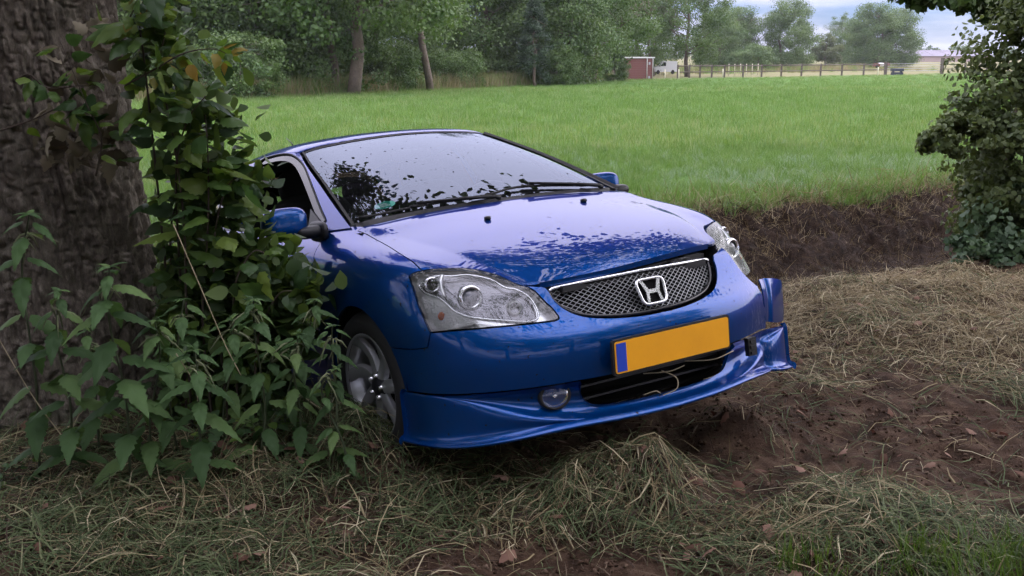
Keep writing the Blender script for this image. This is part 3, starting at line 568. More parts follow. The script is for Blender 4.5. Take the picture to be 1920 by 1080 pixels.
# ---- headlights
hl_loop = loop(crv(U['hl_top']), crv(U['hl_in']), crv(U['hl_tip'], 3), crv(U['hl_bot']), crv(U['hl_out']))
ov = crv(U['oval']+U['oval'][:1], 5)[:-1]
BK = np.array([-.86, -.38, -.22]); BK /= np.linalg.norm(BK)
def sp_(vu, off): vu = np.atleast_2d(vu); return SA.at(vu)-BK*off
for s in (-1, 1):
    H = empty('headlight', (0, 0, 0), CAR); df = dent if s > 0 else None; mir = np.array([1, s, 1])
    if s > 0: tag(H, 'hazy headlight over the torn bumper corner')
    fix = (lambda P: dent(P, None)*mir) if s > 0 else (lambda P: P*mir)
    mb = MB(); panel(mb, SA, hl_loop, side=s, gap=.004, flange=.055, off=.002, step=(.15, .08), deform=df, fm=1, fvec=BK); mb.build('headlight_lens', [HAZELENS if s > 0 else LENS, GBLK], H)
    mb = MB(); panel(mb, SA, hl_loop, side=s, gap=.004, flange=0, vec=BK*.05, step=(.15, .08), deform=df); mb.build('headlight_housing', SILV, H)
    mb = MB(); panel(mb, SA, ov, side=s, gap=.004, flange=.004, vec=BK*.034, step=(.15, .08), deform=df); mb.build('headlight_mask', DCHR, H)
    mb = MB(); mb.tube(fix(sp_(ov, -.012)), .0042, 6, closed=True); mb.build('headlight_trim', CHROME, H)
    def lamp(vu, R, off, name, mt, ball=None):
        c = fix(sp_(vu, off))[0]; M_ = Matrix.Translation(c) @ Matrix.Rotation(math.radians(s*12), 4, 'Z')
        mb = MB(); mb.lathe([(R*.72, .012), (R*.86, .020), (R, .012), (R*1.04, -.01), (R*.7, -.012), (R*.35, -.024), (.001, -.028)], 36, axis='x', M=M_); mb.build(name, mt, H)
        if ball: mb = MB(); mb.sq(tuple(M_ @ Vector((-.004, 0, 0))), (ball*.7, ball, ball), 1, 24); mb.build('projector_lens', mat('lens_glass', (.16, .17, .2), .03, coat=1.), H)
    lamp((4.106, 3.921), .043, -.018, 'projector', CHROME, .030)
    lamp((3.55, 2.92), .025, -.028, 'main_beam', RIBBED)
    lamp((4.60, 4.93), .028, -.022, 'side_lamp', CHROME)
    mb = MB(); panel(mb, SA, crv([(4.25, 5.35), (3.6, 5.25), (3.05, 5.12), (3.1, 4.3), (3.25, 3.9), (3.62, 4.35), (3.95, 4.75), (4.15, 5.05), (4.25, 5.35)], 5)[:-1], side=s, gap=.002, flange=.02, vec=BK*.016, fvec=BK, step=(.2, .1), deform=df); mb.build('indicator', RIBBED, H)
    mb = MB(); c = fix(sp_((3.58, 4.82), -.012))[0]; mb.sq(tuple(c), (.007, .014, .015), 1, 12); mb.build('indicator_bulb', ORANGE, H)
    mb = MB(); mb.tube(fix(sp_(crv([(5.0, 4.55), (4.7, 4.62), (4.35, 4.62), (4.2, 4.6)], 5), -.012)), np.linspace(.009, .004, 16), 6); mb.build('headlight_divider', SILV, H)
# ---- windscreen, roof, body side frame
def full(S, va, ua, off=0):
    g = S.grid(va, ua); return np.concatenate([(g[:, ::-1]*[1, -1, 1])[:, :-1], g], 1)
mb = MB(); mb.grid(full(SW, np.linspace(.06, 3.93, 40), np.linspace(0, 3.93, 30))); mb.build('windscreen', GLASS, CAR)
WSO = bpy.data.objects['windscreen']
mb = MB()
for s in (-1, 1):
    e = SW.grid(np.linspace(0, 4, 40), [3.86, 4.0] if s < 0 else [3.28, 3.6, 4.0]); mb.grid(e*[1, s, 1]+[.004, 0, .006], flip=s < 0)
vv_ = np.linspace(0, 4, 40); b_ = np.stack([vv_, np.full(40, 3.62)], 1); e0 = SW.at(b_); e1 = SW.at(b_+[0, .20])+SW.normal(b_)*.020; e2 = SW.at(np.clip(b_+[0, .38], 0, 4))+SW.normal(b_)*.016
mb.grid(np.stack([e0, e1, e2], 1), flip=False)      # raised gutter along the far pillar
tp = full(SW, [3.88, 4.0], np.linspace(0, 4, 30)); mb.grid(tp+[.002, 0, .002])
mb.build('windscreen_seal', RUB, WSO)
mb = MB(); mb.grid(full(SR, np.linspace(.02, 5, 50), np.linspace(0, 4, 28)), flip=False); mb.build('roof', PAINT, CAR)
for s in (-1, 1):
    fr_lp = loop(crv([(0, 0), (4, 0)], 30), crv([(4, 0), (4, 6)], 60), crv([(4, 6), (0, 6)], 20), crv([(0, 6), (0, 0)], 60))
    win = crv(U['win']+U['win'][:1], 6)[:-1]; qw = crv(U['qwin']+U['qwin'][:1], 6)[:-1]
    big = shrink(SG, win, -.040, np.zeros(len(win), bool)); big[:, 0] = np.clip(big[:, 0], .01, 3.9)
    mb = MB(); panel(mb, SG, fr_lp, [big, qw], side=s, gap=.001, flange=.02, step=(.18, .14)); mb.build('side_frame', PAINT, CAR)
    mb = MB(); panel(mb, SG, big, [win], side=s, gap=.002, flange=.02, off=-.003, step=(.18, .14)); mb.build('door_frame', GBLK, CAR)
    mb = MB(); mb.tube((SG.at(big)+SG.normal(big)*.001)*[1, s, 1], .005, 6, closed=True); mb.build('door_seal', RUB, CAR)
    mb = MB(); panel(mb, SG, qw, side=s, gap=0, flange=0, off=-.012, step=(.3, .3)); mb.build('quarter_window', SGLASS, CAR)
    if s > 0: mb = MB(); panel(mb, SG, win, side=s, gap=0, flange=0, off=-.012, step=(.3, .3)); mb.build('door_window', SGLASS, CAR)
    mb = MB(); panel(mb, SG, crv([(0, .62), (.02, 1.18), (.55, 1.0), (1.02, .80)], 6), side=s, gap=0, flange=.01, off=.006, step=(.2, .1)); mb.build('mirror_sail', BLK, CAR)
    M_ = Matrix.Rotation(math.radians(-s*8), 4, 'Z')
    MI = empty('door_mirror', (0, 0, 0), CAR)
    c = np.array((-.455, s*.905, 1.005)) if s < 0 else np.array((-.60, .83, .985))
    mb = MB(); mb.sq(tuple(c), (.055, .098, .062), .62, 28, M=M_); mb.build('mirror_cap', PAINT, MI)
    mb = MB(); mb.sq(tuple(c+[-.045, 0, 0]), (.012, .088, .053), .5, 24, M=M_); mb.build('mirror_glass', CHROME, MI)
    mb = MB(); mb.sq((-.445, s*.80, .952), (.05, .075, .028), .7, 20); mb.sq((-.47, s*.755, .95), (.10, .02, .045), .7, 16); mb.build('mirror_arm', BLK, MI)
# rear glass, tail lamps
ru = np.linspace(0, 4, 16); top = SR.grid([5.], ru)[0]; bt = SA.at(np.stack([np.full(16, 7.), 17-3.0*ru/4], 1))
g = np.stack([top*(1-t)+bt*t+np.array([-.05*math.sin(t*math.pi), 0, .02*math.sin(t*math.pi)]) for t in np.linspace(0, 1, 10)])
mb = MB(); mb.grid(np.concatenate([(g[:, ::-1]*[1, -1, 1])[:, :-1], g], 1)); mb.build('rear_window', SGLASS, CAR)
for s in (-1, 1):
    mb = MB(); panel(mb, SA, loop(crv([(3.6, 14.2), (3.6, 15.2), (6.5, 15.0), (6.7, 14.1)], 6)), side=s, gap=0, flange=.01, off=.006, step=(.3, .2)); mb.build('tail_light', REDL, CAR)
# ---- cowl and wipers
uu = np.linspace(0, 3.8, 24); base = SW.at(np.stack([np.full(24, .06), uu], 1)); frt = np.stack([np.interp(base[:, 1], [0, .3, .5, .66], [-.135, -.15, -.175, -.215]), base[:, 1], np.interp(base[:, 1], [0, .3, .5, .66], [.972, .967, .957, .94])], 1)
g = np.stack([frt, (frt+base)/2-[0, 0, .004], base+[0, 0, .004]]); mb = MB(); mb.grid(np.concatenate([(g[:, ::-1]*[1, -1, 1])[:, :-1], g], 1)); mb.build('cowl', BLK, CAR)
def wsp(v, y):
    """point on the windscreen at row v and lateral position y"""
    us = np.linspace(0, 4, 81); p = SW.at(np.stack([np.full(81, v), us], 1)); u_ = np.interp(abs(y), p[:, 1], us); q = SW.at([(v, u_)])[0]; n_ = SW.normal([(v, u_)])[0]
    sg_ = 1 if y >= 0 else -1; return q*[1, sg_, 1], n_*[1, sg_, 1]
def wiper(blade, pivot, knee):
    W_ = empty('wiper', (0, 0, 0), CAR); P = []
    for v, y in crv(blade, 6): q, n_ = wsp(v, y); P.append(q+n_*.012)
    mb = MB(); mb.tube(P, .006, 6)
    for k in (2, len(P)//2, len(P)-3): q = np.array(P[k]); mb.box(tuple(q-[.008, .03, .004]), tuple(q+[.008, .03, .008]))
    B_ = mb.build('wiper_blade', RUB, W_)
    q, n_ = wsp(*pivot); q2, n2 = wsp(*knee); q3 = np.array(P[len(P)//2]); up_ = np.array([0, 0, .014])
    mb = MB(); mb.tube([q+n_*.012, q+n_*.02+(q2-q)*.15, q2+n2*.026, q3+n2*.016], [.012, .010, .007, .006], 6); mb.build('wiper_arm', BLK, W_)
wiper([(.12, -.655), (.12, -.55), (.15, -.40), (.14, -.20), (.10, -.10)], (.02, -.02), (.07, -.18))
wiper([(.10, -.16), (.20, -.02), (.30, .10), (.26, .25), (.16, .42), (.12, .50)], (.02, .55), (.10, .42))
def bon_z(x, y):
    i = np.argmin(((Bg[..., 0]-x)**2+(Bg[..., 1]-y)**2).ravel()); return bonnet_lift(Bg.reshape(-1, 3)[i:i+1])[0]
for x, y in ((.10, -.25), (.04, .27)):
    p = bon_z(x, y); mb = MB(); mb.sq(tuple(p+[0, 0, .006]), (.016, .012, .009), .7, 14); mb.build('washer_nozzle', BLK, CAR)
# stickers on the inside of the glass
q, n_ = wsp(.50, -.50); tx = np.array(SW.jac([(.5, 3.1)])[1][0]*[1, -1, 1]); tx /= np.linalg.norm(tx); ty = np.cross(n_, tx)
mb = MB(); an = np.linspace(0, 2*math.pi, 32, endpoint=False); mb.add([q-n_*.004+tx*.046*math.cos(a)+ty*.034*math.sin(a) for a in an], [tuple(range(32))]); ST = mb.build('windscreen_sticker', GREENST, CAR)
mb = MB()
for k in range(3): c_ = q-n_*.0025+ty*(.012-.011*k); mb.add([c_+tx*a+ty*b for a, b in ((-.022+.006*k, -.0016), (.020, -.0016), (.020, .0016), (-.022+.006*k, .0016))], [(0, 1, 2, 3)])
mb.build('sticker_print', WHITE, ST)
# roof aerial stubs
mb = MB(); mb.tube([(-1.9, -.30, 1.375), (-1.96, -.30, 1.42), (-2.03, -.30, 1.45)], [.006, .003, .002], 6); mb.build('aerial', BLK, CAR)
# ---- wheels
def wheel(x, s, steer=0):
    Wh = empty('wheel', (0, 0, 0), CAR)
    M_ = Matrix.Translation((x, s*.715, .335)) @ Matrix.Rotation(math.radians(steer), 4, 'Z') @ Matrix.Scale(s, 4, (0, 1, 0))
    mb = MB(); mb.lathe([(.205, .085), (.222, .098), (.255, .100), (.285, .092), (.299, .07), (.301, 0), (.299, -.07), (.285, -.092), (.21, -.09)], 48, M=M_); mb.build('tyre', RUB, Wh)
    mb = MB(); mb.lathe([(.203, .088), (.214, .095), (.218, .090), (.208, .078), (.196, .06), (.186, .02), (.18, -.05)], 48, M=M_); mb.build('rim', RIM, Wh)
    mb = MB(); mb.lathe([(.001, .0), (.19, -.02)], 32, M=M_); mb.build('brake_disc', RIMD, Wh)
    for k in range(7):
        mb = MB(); a = 2*math.pi*k/7; V = []; n = 10
        for i in range(n):
            t = i/(n-1); r_ = .04+.165*t; tw = a+.30*t*t; wd = .030-.008*t+.010*t*t; h = .060+.026*t-.012*math.sin(t*3)
            for q_, dh in ((-1, -.02), (-.75, 0), (.2, .006), (1, -.004), (1, -.02)):
                V.append(M_ @ Vector((r_*math.cos(tw)-wd*q_*math.sin(tw), h+dh, r_*math.sin(tw)+wd*q_*math.cos(tw))))
        mb.grid(np.array(V).reshape(n, 5, 3)); mb.build('spoke', RIM, Wh, auto=40)
    mb = MB(); mb.lathe([(.001, .072), (.028, .072), (.036, .066), (.06, .058), (.062, .03)], 30, M=M_); mb.build('hub_cap', RIMD, Wh)
    for k in range(5): a = 2*math.pi*k/5; mb = MB(); mb.lathe([(.001, .078), (.008, .077), (.010, .06)], 8, M=M_ @ Matrix.Translation((.045*math.cos(a), 0, .045*math.sin(a)))); mb.build('wheel_nut', CHROME, Wh)
wheel(0, -1, 3); wheel(0, 1, 3); wheel(-2.57, -1); wheel(-2.57, 1)
# ---- interior
mb = MB(); dg = []
for x, z, yy in ((-.16, .95, .66), (-.35, .985, .68), (-.55, .965, .70), (-.68, .945, .70), (-.72, .90, .70), (-.70, .60, .68)): dg.append([(x, t*yy, z-.02*t*t) for t in np.linspace(-1, 1, 20)])
mb.grid(np.array(dg)); mb.build('dashboard', DASH, CAR, auto=50)
for sx, bx in ((-1, 0), (1, 0)):
    y = sx*.36; S_ = empty('front_seat', (0, 0, 0), CAR)
    mb = MB(); mb.sq((-1.20, y, .50), (.27, .26, .09), .5, 24); mb.build('seat_cushion', CLOTH, S_)
    mb = MB(); mb.sq((0, 0, 0), (.075, .25, .33), .55, 24, M=Matrix.Translation((-1.55, y, .80)) @ Matrix.Rotation(math.radians(-20), 4, 'Y')); mb.build('seat_back', CLOTH, S_)
    mb = MB(); mb.sq((0, 0, 0), (.05, .14, .10), .6, 20, M=Matrix.Translation((-1.69, y, 1.16)) @ Matrix.Rotation(math.radians(-15), 4, 'Y')); mb.build('headrest', CLOTH, S_)
RS = empty('rear_bench', (0, 0, 0), CAR)
mb = MB(); mb.sq((-2.20, 0, .52), (.25, .62, .10), .4, 24); mb.build('bench_cushion', CLOTH, RS)
mb = MB(); mb.sq((0, 0, 0), (.08, .60, .30), .4, 24, M=Matrix.Translation((-2.52, 0, .78)) @ Matrix.Rotation(math.radians(-18), 4, 'Y')); mb.build('bench_back', CLOTH, RS)
for y in (-.34, .34): mb = MB(); mb.sq((-2.6, y, 1.1), (.05, .12, .07), .6, 16); mb.build('headrest', CLOTH, RS)
SM = Matrix.Translation((-.86, .36, .90)) @ Matrix.Rotation(math.radians(-25), 4, 'Y')
mb = MB(); mb.tube([SM @ Vector((0, .18*math.cos(a), .18*math.sin(a))) for a in np.linspace(0, 2*math.pi, 40, endpoint=False)], .014, 8, closed=True); mb.sq(tuple(SM @ Vector((.02, 0, 0))), (.04, .07, .05), .7, 16); mb.box((-.008, -.17, -.012), (.008, .17, .012), M=SM); mb.build('steering_wheel', BLK, CAR)
mb = MB(); mb.sq((-1.05, 0, 1.25), (.015, .115, .032), .6, 18); mb.build('rear_view_mirror', BLK, CAR)
mb = MB(); hg = full(SR, np.linspace(.1, 4.9, 16), np.linspace(0, 3.8, 10))-np.array([0, 0, .03]); mb.grid(hg, flip=True); mb.build('headliner', mat('headliner_cloth', (.10, .10, .11), .9), CAR)
# ================================================================== THE LAND
F_PX = 1937.67; PITCH = math.radians(12.79)
def at(px, py, Y):
    """world point on the sight line through a photo pixel (1920 wide) at world depth Y"""
    d = np.array([(px-960)/F_PX, 1, (540-py)/F_PX]); c_, s_ = math.cos(PITCH), math.sin(PITCH)
    q = np.array([d[0], c_*d[1]+s_*d[2], -s_*d[1]+c_*d[2]]); return np.array([0, 0, CAM_H])+q*(Y/q[1])
def gp(px, py, z=0.):
    d = np.array([(px-960)/F_PX, 1, (540-py)/F_PX]); c_, s_ = math.cos(PITCH), math.sin(PITCH)
    q = np.array([d[0], c_*d[1]+s_*d[2], -s_*d[1]+c_*d[2]]); return np.array([0, 0, CAM_H])+q*((z-CAM_H)/q[2])
DN = np.array([-.535, .845]); DE = np.array([.845, .535]); DP = np.array([1.95, 6.8])
def ditch_n(x, y): return (x-DP[0])*DN[0]+(y-DP[1])*DN[1]
def ditch_e(x, y): return (x-DP[0])*DE[0]+(y-DP[1])*DE[1]
HEAPS = [(.40, 3.42, .23, .12), (.58, 3.50, .18, .06), (.20, 3.36, .18, .04), (*gp(1385, 815)[:2], .16, .08), (*gp(670, 855)[:2], .24, .11), (*gp(560, 870)[:2], .35, .08), (*gp(900, 890)[:2], .35, .04),
         (*gp(1640, 610)[:2], .45, .07), (*gp(1780, 560)[:2], .40, .09), (*gp(1560, 560)[:2], .35, .06), (*gp(1620, 990)[:2], .35, .07), (*gp(1880, 650)[:2], .5, .06), (*gp(150, 960)[:2], .5, .05)]
def height(x, y):
    x = np.asarray(x, float); y = np.asarray(y, float); n = ditch_n(x, y)
    wob = .18*vnoise(ditch_e(x, y)*.9, n*.3+5)
    nn = n+wob*np.clip(n+.3, 0, 1)
    prof = np.interp(nn, [-.5, -.15, .1, .4, .9, 1.4, 1.8, 2.3, 2.6, 2.9, 3.3, 20, 80, 2000], [0, .015, -.04, -.20, -.44, -.50, -.47, -.22, -.06, .0, .0, -.15, -.8, -.8])
    near = np.exp(-(np.maximum(np.hypot(x, y-6)-6, 0)/6)**2)
    z = prof+near*(.05*fbm(x*1.1, y*1.1, 3)+.028*fbm(x*5, y*5, 3)*sstep(3.6, 2.6, n)+(.020*vnoise(x*11+4, y*11)+.020*np.abs(vnoise(x*19, y*19))+.010*vnoise(x*33, y*33))*sstep(3.4, 2.6, n))
    bank = sstep(1.6, 2.1, n)*sstep(3.0, 2.7, n); z = z+near*bank*(.13*fbm(x*4.5, y*4.5, 4)+.05*np.abs(vnoise(x*9, y*9)))
    lump = 1+.55*fbm(x*6+3, y*6, 3)
    for hx, hy, r, h in HEAPS: z = z+h*lump*np.exp(-(((x-hx)**2+(y-hy)**2)/r**2)**1.25)
    return z
def axis(lo, hi, fine0, fine1, step, g=1.13):
    a = list(np.arange(fine0, fine1, step)); s_ = step; x = fine0
    left = []
    while x > lo: s_ *= g; x -= s_; left.append(x)
    s_ = step; x = a[-1]; right = []
    while x < hi: s_ *= g; x += s_; right.append(x)
    return np.array(left[::-1]+a+right)
ax_, ay_ = axis(-1500, 1500, -3.0, 5.2, .024), axis(-400, 2500, 2.6, 11.0, .024)
GX, GY = np.meshgrid(ax_, ay_, indexing='xy'); GZ = height(GX, GY)
nv_ = GX.size; gv = np.stack([GX.ravel(), GY.ravel(), GZ.ravel()], 1)
ny, nx = GX.shape; ii = np.arange((ny-1)*(nx-1)); r0 = ii//(nx-1)*nx+ii % (nx-1)
quads = np.stack([r0, r0+1, r0+nx+1, r0+nx], 1)
def fast_mesh(name, V, Q, mats_, smooth=True, attrs=None):
    me = bpy.data.meshes.new(name); k = Q.shape[1]
    me.vertices.add(len(V)); me.vertices.foreach_set('co', np.ascontiguousarray(V, np.float32).ravel())
    me.loops.add(Q.size); me.loops.foreach_set('vertex_index', np.ascontiguousarray(Q, np.int32).ravel())
    me.polygons.add(len(Q)); me.polygons.foreach_set('loop_start', np.arange(0, Q.size, k, dtype=np.int32)); me.polygons.foreach_set('loop_total', np.full(len(Q), k, np.int32))
    if smooth: me.polygons.foreach_set('use_smooth', np.ones(len(Q), bool))
    for m in mats_: me.materials.append(m)
    for an, av in (attrs or {}).items():
        t_ = 'FLOAT' if np.ndim(av) == 1 else 'FLOAT_VECTOR'; a = me.attributes.new(an, t_, 'POINT'); a.data.foreach_set('value' if t_ == 'FLOAT' else 'vector', np.ascontiguousarray(av, np.float32).ravel())
    me.update(calc_edges=True); me.validate(); return me
def soil_zone(x, y):
    n = ditch_n(x, y); return sstep(2.75, 3.15, n+.25*vnoise(x*2.5, y*2.5))
GM = bpy.data.materials.new('earth_and_field'); GM.use_nodes = True; t = GM.node_tree; b = t.nodes['Principled BSDF']; b.inputs['Roughness'].default_value = .95; b.inputs['Specular IOR Level'].default_value = .15
co = t.nodes.new('ShaderNodeTexCoord'); at_ = t.nodes.new('ShaderNodeAttribute'); at_.attribute_name = 'field'
def ramp(tree, src, stops):
    r = tree.nodes.new('ShaderNodeValToRGB'); e = r.color_ramp.elements
    while len(e) < len(stops): e.new(.5)
    for k, (p, c) in zip(e, stops): k.position = p; k.color = (*c, 1)
    tree.links.new(src, r.inputs[0]); return r.outputs[0]
def noise(tree, vec, s, d=6, r=.6):
    n = tree.nodes.new('ShaderNodeTexNoise'); n.inputs['Scale'].default_value = s; n.inputs['Detail'].default_value = d; n.inputs['Roughness'].default_value = r; tree.links.new(vec, n.inputs['Vector']); return n.outputs['Fac']
soilc = ramp(t, noise(t, co.outputs['Object'], 7, 9, .7), [(.32, (.026, .015, .009)), (.5, (.072, .042, .026)), (.66, (.145, .094, .062))])
fieldc = ramp(t, noise(t, co.outputs['Object'], .35, 8, .7), [(.35, (.064, .135, .026)), (.55, (.090, .175, .038)), (.7, (.115, .195, .052))])
mxg = t.nodes.new('ShaderNodeMix'); mxg.data_type = 'RGBA'; t.links.new(at_.outputs['Fac'], mxg.inputs['Factor'])
dk_ = t.nodes.new('ShaderNodeAttribute'); dk_.attribute_name = 'ditch_dark'; mdk = t.nodes.new('ShaderNodeMix'); mdk.data_type = 'RGBA'; t.links.new(dk_.outputs['Fac'], mdk.inputs['Factor']); t.links.new(soilc, mdk.inputs['A'])  # soil blends to a darker colour from the near ditch edge on
t.links.new(ramp(t, noise(t, co.outputs['Object'], 9, 9, .75), [(.34, (.010, .006, .004)), (.52, (.028, .017, .011)), (.68, (.062, .040, .027))]), mdk.inputs['B']); t.links.new(mdk.outputs['Result'], mxg.inputs['A']); t.links.new(fieldc, mxg.inputs['B'])
# rough meadow beyond the paddock fence, paler and drier
sx_ = t.nodes.new('ShaderNodeAttribute'); sx_.attribute_name = 'meadow'
mead = ramp(t, noise(t, co.outputs['Object'], .12, 8, .7), [(.35, (.13, .135, .055)), (.6, (.19, .17, .085)), (.75, (.16, .17, .06))])
mx2 = t.nodes.new('ShaderNodeMix'); mx2.data_type = 'RGBA'; t.links.new(sx_.outputs['Fac'], mx2.inputs['Factor']); t.links.new(mxg.outputs['Result'], mx2.inputs['A']); t.links.new(mead, mx2.inputs['B']); t.links.new(mx2.outputs['Result'], b.inputs['Base Color'])
bp = t.nodes.new('ShaderNodeBump'); bp.inputs['Strength'].default_value = 1.0; bp.inputs['Distance'].default_value = .03; t.links.new(noise(t, co.outputs['Object'], 55, 10, .8), bp.inputs['Height']); t.links.new(bp.outputs[0], b.inputs['Normal'])
# far edge of the grass field: along the wood on the left, along the fence on the right
EDGE = np.array([(-60, 30), (-14, 42), (-12.6, 44), (0, 66), (9.5, 91), (20, 96), (54, 122), (120, 170)])
def edge_y(x): return np.interp(x, EDGE[:, 0], EDGE[:, 1])
fz = soil_zone(gv[:, 0], gv[:, 1]); mz = sstep(-1.5, 1.5, gv[:, 1]-edge_y(gv[:, 0]))
GROUND = dobj('ground', fast_mesh('ground', gv, quads, [GM], attrs={'field': fz, 'meadow': mz, 'ditch_dark': sstep(.1, .5, ditch_n(gv[:, 0], gv[:, 1])+.3*vnoise(gv[:, 0]*3, gv[:, 1]*3))})); tag(GROUND, 'brown verge, ditch and green field running to the far trees', 'ground', kind='structure')

# ------------------------------------------------------------------ leaves
def leaf_mat(name, c0, c1, trans=.35, rough=.5, spec=.3, obj_rand=False, bump=False):
    m = bpy.data.materials.new(name); m.use_nodes = True; t = m.node_tree; b = t.nodes['Principled BSDF']; b.inputs['Roughness'].default_value = rough; b.inputs['Specular IOR Level'].default_value = spec
    if obj_rand: s_ = t.nodes.new('ShaderNodeObjectInfo').outputs['Random']
    else: a = t.nodes.new('ShaderNodeAttribute'); a.attribute_name = 'tint'; s_ = a.outputs['Fac']
    stops = [(0, c0), (1, c1)] if not isinstance(c0, list) else c0
    col = ramp(t, s_, stops); t.links.new(col, b.inputs['Base Color'])
    tr = t.nodes.new('ShaderNodeBsdfTranslucent'); hs = t.nodes.new('ShaderNodeHueSaturation'); hs.inputs['Hue'].default_value = .485; hs.inputs['Saturation'].default_value = 1.15; hs.inputs['Value'].default_value = 1.35; t.links.new(col, hs.inputs['Color']); t.links.new(hs.outputs[0], tr.inputs[0])
    mxs = t.nodes.new('ShaderNodeMixShader'); mxs.inputs[0].default_value = trans; t.links.new(b.outputs[0], mxs.inputs[1]); t.links.new(tr.outputs[0], mxs.inputs[2])
    t.links.new(mxs.outputs[0], t.nodes['Material Output'].inputs[0])
    if bump:
        co_ = t.nodes.new('ShaderNodeTexCoord'); wv = t.nodes.new('ShaderNodeTexWave'); wv.bands_direction = 'DIAGONAL'; wv.inputs['Scale'].default_value = 9; wv.inputs['Distortion'].default_value = 1.5
        sp_n = t.nodes.new('ShaderNodeSeparateXYZ'); t.links.new(co_.outputs['Object'], sp_n.inputs[0]); ab = t.nodes.new('ShaderNodeMath'); ab.operation = 'ABSOLUTE'; t.links.new(sp_n.outputs['Y'], ab.inputs[0])
        cb = t.nodes.new('ShaderNodeCombineXYZ'); t.links.new(sp_n.outputs['X'], cb.inputs[0]); ng = t.nodes.new('ShaderNodeMath'); ng.operation = 'MULTIPLY'; ng.inputs[1].default_value = -1; t.links.new(ab.outputs[0], ng.inputs[0]); t.links.new(ng.outputs[0], cb.inputs[1])
        t.links.new(cb.outputs[0], wv.inputs['Vector']); bm_ = t.nodes.new('ShaderNodeBump'); bm_.inputs['Strength'].default_value = .5; bm_.inputs['Distance'].default_value = .01; t.links.new(wv.outputs['Fac'], bm_.inputs['Height']); t.links.new(bm_.outputs[0], b.inputs['Normal'])
    return m
LEAF4 = np.array([(0, 0), (.5, .40), (1.1, 0), (.5, -.40)]); LEAFP = np.array([(0, 0), (.12, .24), (.34, .41), (.60, .38), (.85, .22), (1.12, 0), (.85, -.22), (.60, -.38), (.34, -.41), (.12, -.24)])
LEAFQ = np.array([(0, 0), (.35, .42), (.75, .34), (1.15, 0), (.75, -.34), (.35, -.42)])     # ovate, six corners
LEAFS = {'hex': LEAFQ, 'quad': LEAF4, 'leaf': LEAFP}
def leaf_cloud(C, size, R, up=.4, out=None, outw=.6, jit=.3, shape=None):
    """leaf polygons at centres C -> verts (n*6,3), faces"""
    LEAFQ = LEAFS[shape or 'hex']; k_ = len(LEAFQ); n = len(C); nr = R.normal(size=(n, 3)); nr[:, 2] += up*2
    if out is not None: nr += out*outw*2
    nr /= np.linalg.norm(nr, axis=1, keepdims=True); a = R.normal(size=(n, 3)); a[:, 2] -= .5; a -= nr*(a*nr).sum(1, keepdims=True); a /= np.linalg.norm(a, axis=1, keepdims=True); bb = np.cross(nr, a)
    s_ = (size*(1-jit+2*jit*R.random(n)))[:, None, None]
    V = C[:, None]+s_*((LEAFQ[None, :, :1]-.5)*a[:, None]+LEAFQ[None, :, 1:]*bb[:, None]+(-.22*np.abs(LEAFQ[None, :, 1:])*nr[:, None]))
    return V.reshape(-1, 3), np.arange(n*k_).reshape(n, k_)
def crown_points(R, rad, nclump, per, cr, low=-.9, shape=1.0):
    """leaf centres in clumps spread through an ellipsoid"""
    d = R.normal(size=(nclump*3, 3)); d /= np.linalg.norm(d, axis=1, keepdims=True); d = d[d[:, 2] > low][:nclump]
    r = (.45+.55*R.random(len(d))**.6); c = d*r[:, None]*np.array(rad)
    if shape != 1.0: k = np.clip((c[:, 2]/rad[2]+1)/2, 0, 1); c[:, :2] *= (1.15-shape*k)[:, None]
    s_ = cr*(.6+.8*R.random(len(c))); P = []; O = []; T_ = []
    for i in range(len(c)):
        q = R.normal(size=(per, 3)); q /= np.linalg.norm(q, axis=1, keepdims=True); rr = R.random(per)**.45; q2 = q*rr[:, None]*s_[i]*np.array([1, 1, .7]); P.append(c[i]+q2); O.append(q*.7+d[i]*.5); T_.append(np.clip(.2+.55*R.random()+.25*R.normal(size=per)*.6, 0, 1))
    return np.concatenate(P), np.concatenate(O), np.concatenate(T_)
LEAFQ8 = LEAFQ
BARKM = mat('bark', (.030, .022, .016), .9, spec=.2, var=(14, (.075, .058, .043), .25), bump=(30, 1., .03))
FARBARK = mat('far_bark', (.07, .052, .040), .9, var=(5, (.14, .11, .085), .25), bump=(12, .8, .05))
LM_OAK = leaf_mat('oak_leaves', (.036, .078, .020), (.115, .18, .052), .3); LM_MID = leaf_mat('alder_leaves', (.044, .092, .026), (.14, .205, .070), .3); LM_PALE = leaf_mat('willow_leaves', (.055, .080, .028), (.125, .150, .060), .3); LM_DARK = leaf_mat('spruce_leaves', (.020, .042, .022), (.050, .085, .040), .2); LM_DRY = leaf_mat('dry_tree_leaves', (.10, .085, .050), (.16, .14, .085), .2)
def limb(mb, p0, p1, r0_, r1_, R, bend=.12, k=7, n=7):
    p0 = np.array(p0, float); p1 = np.array(p1, float); l = np.linalg.norm(p1-p0); m_ = R.normal(size=3)*l*bend
    pts = [p0+(p1-p0)*t_+m_*math.sin(math.pi*t_)+R.normal(size=3)*l*.012 for t_ in np.linspace(0, 1, n)]; mb.tube(pts, np.linspace(r0_, r1_, n), k); return pts
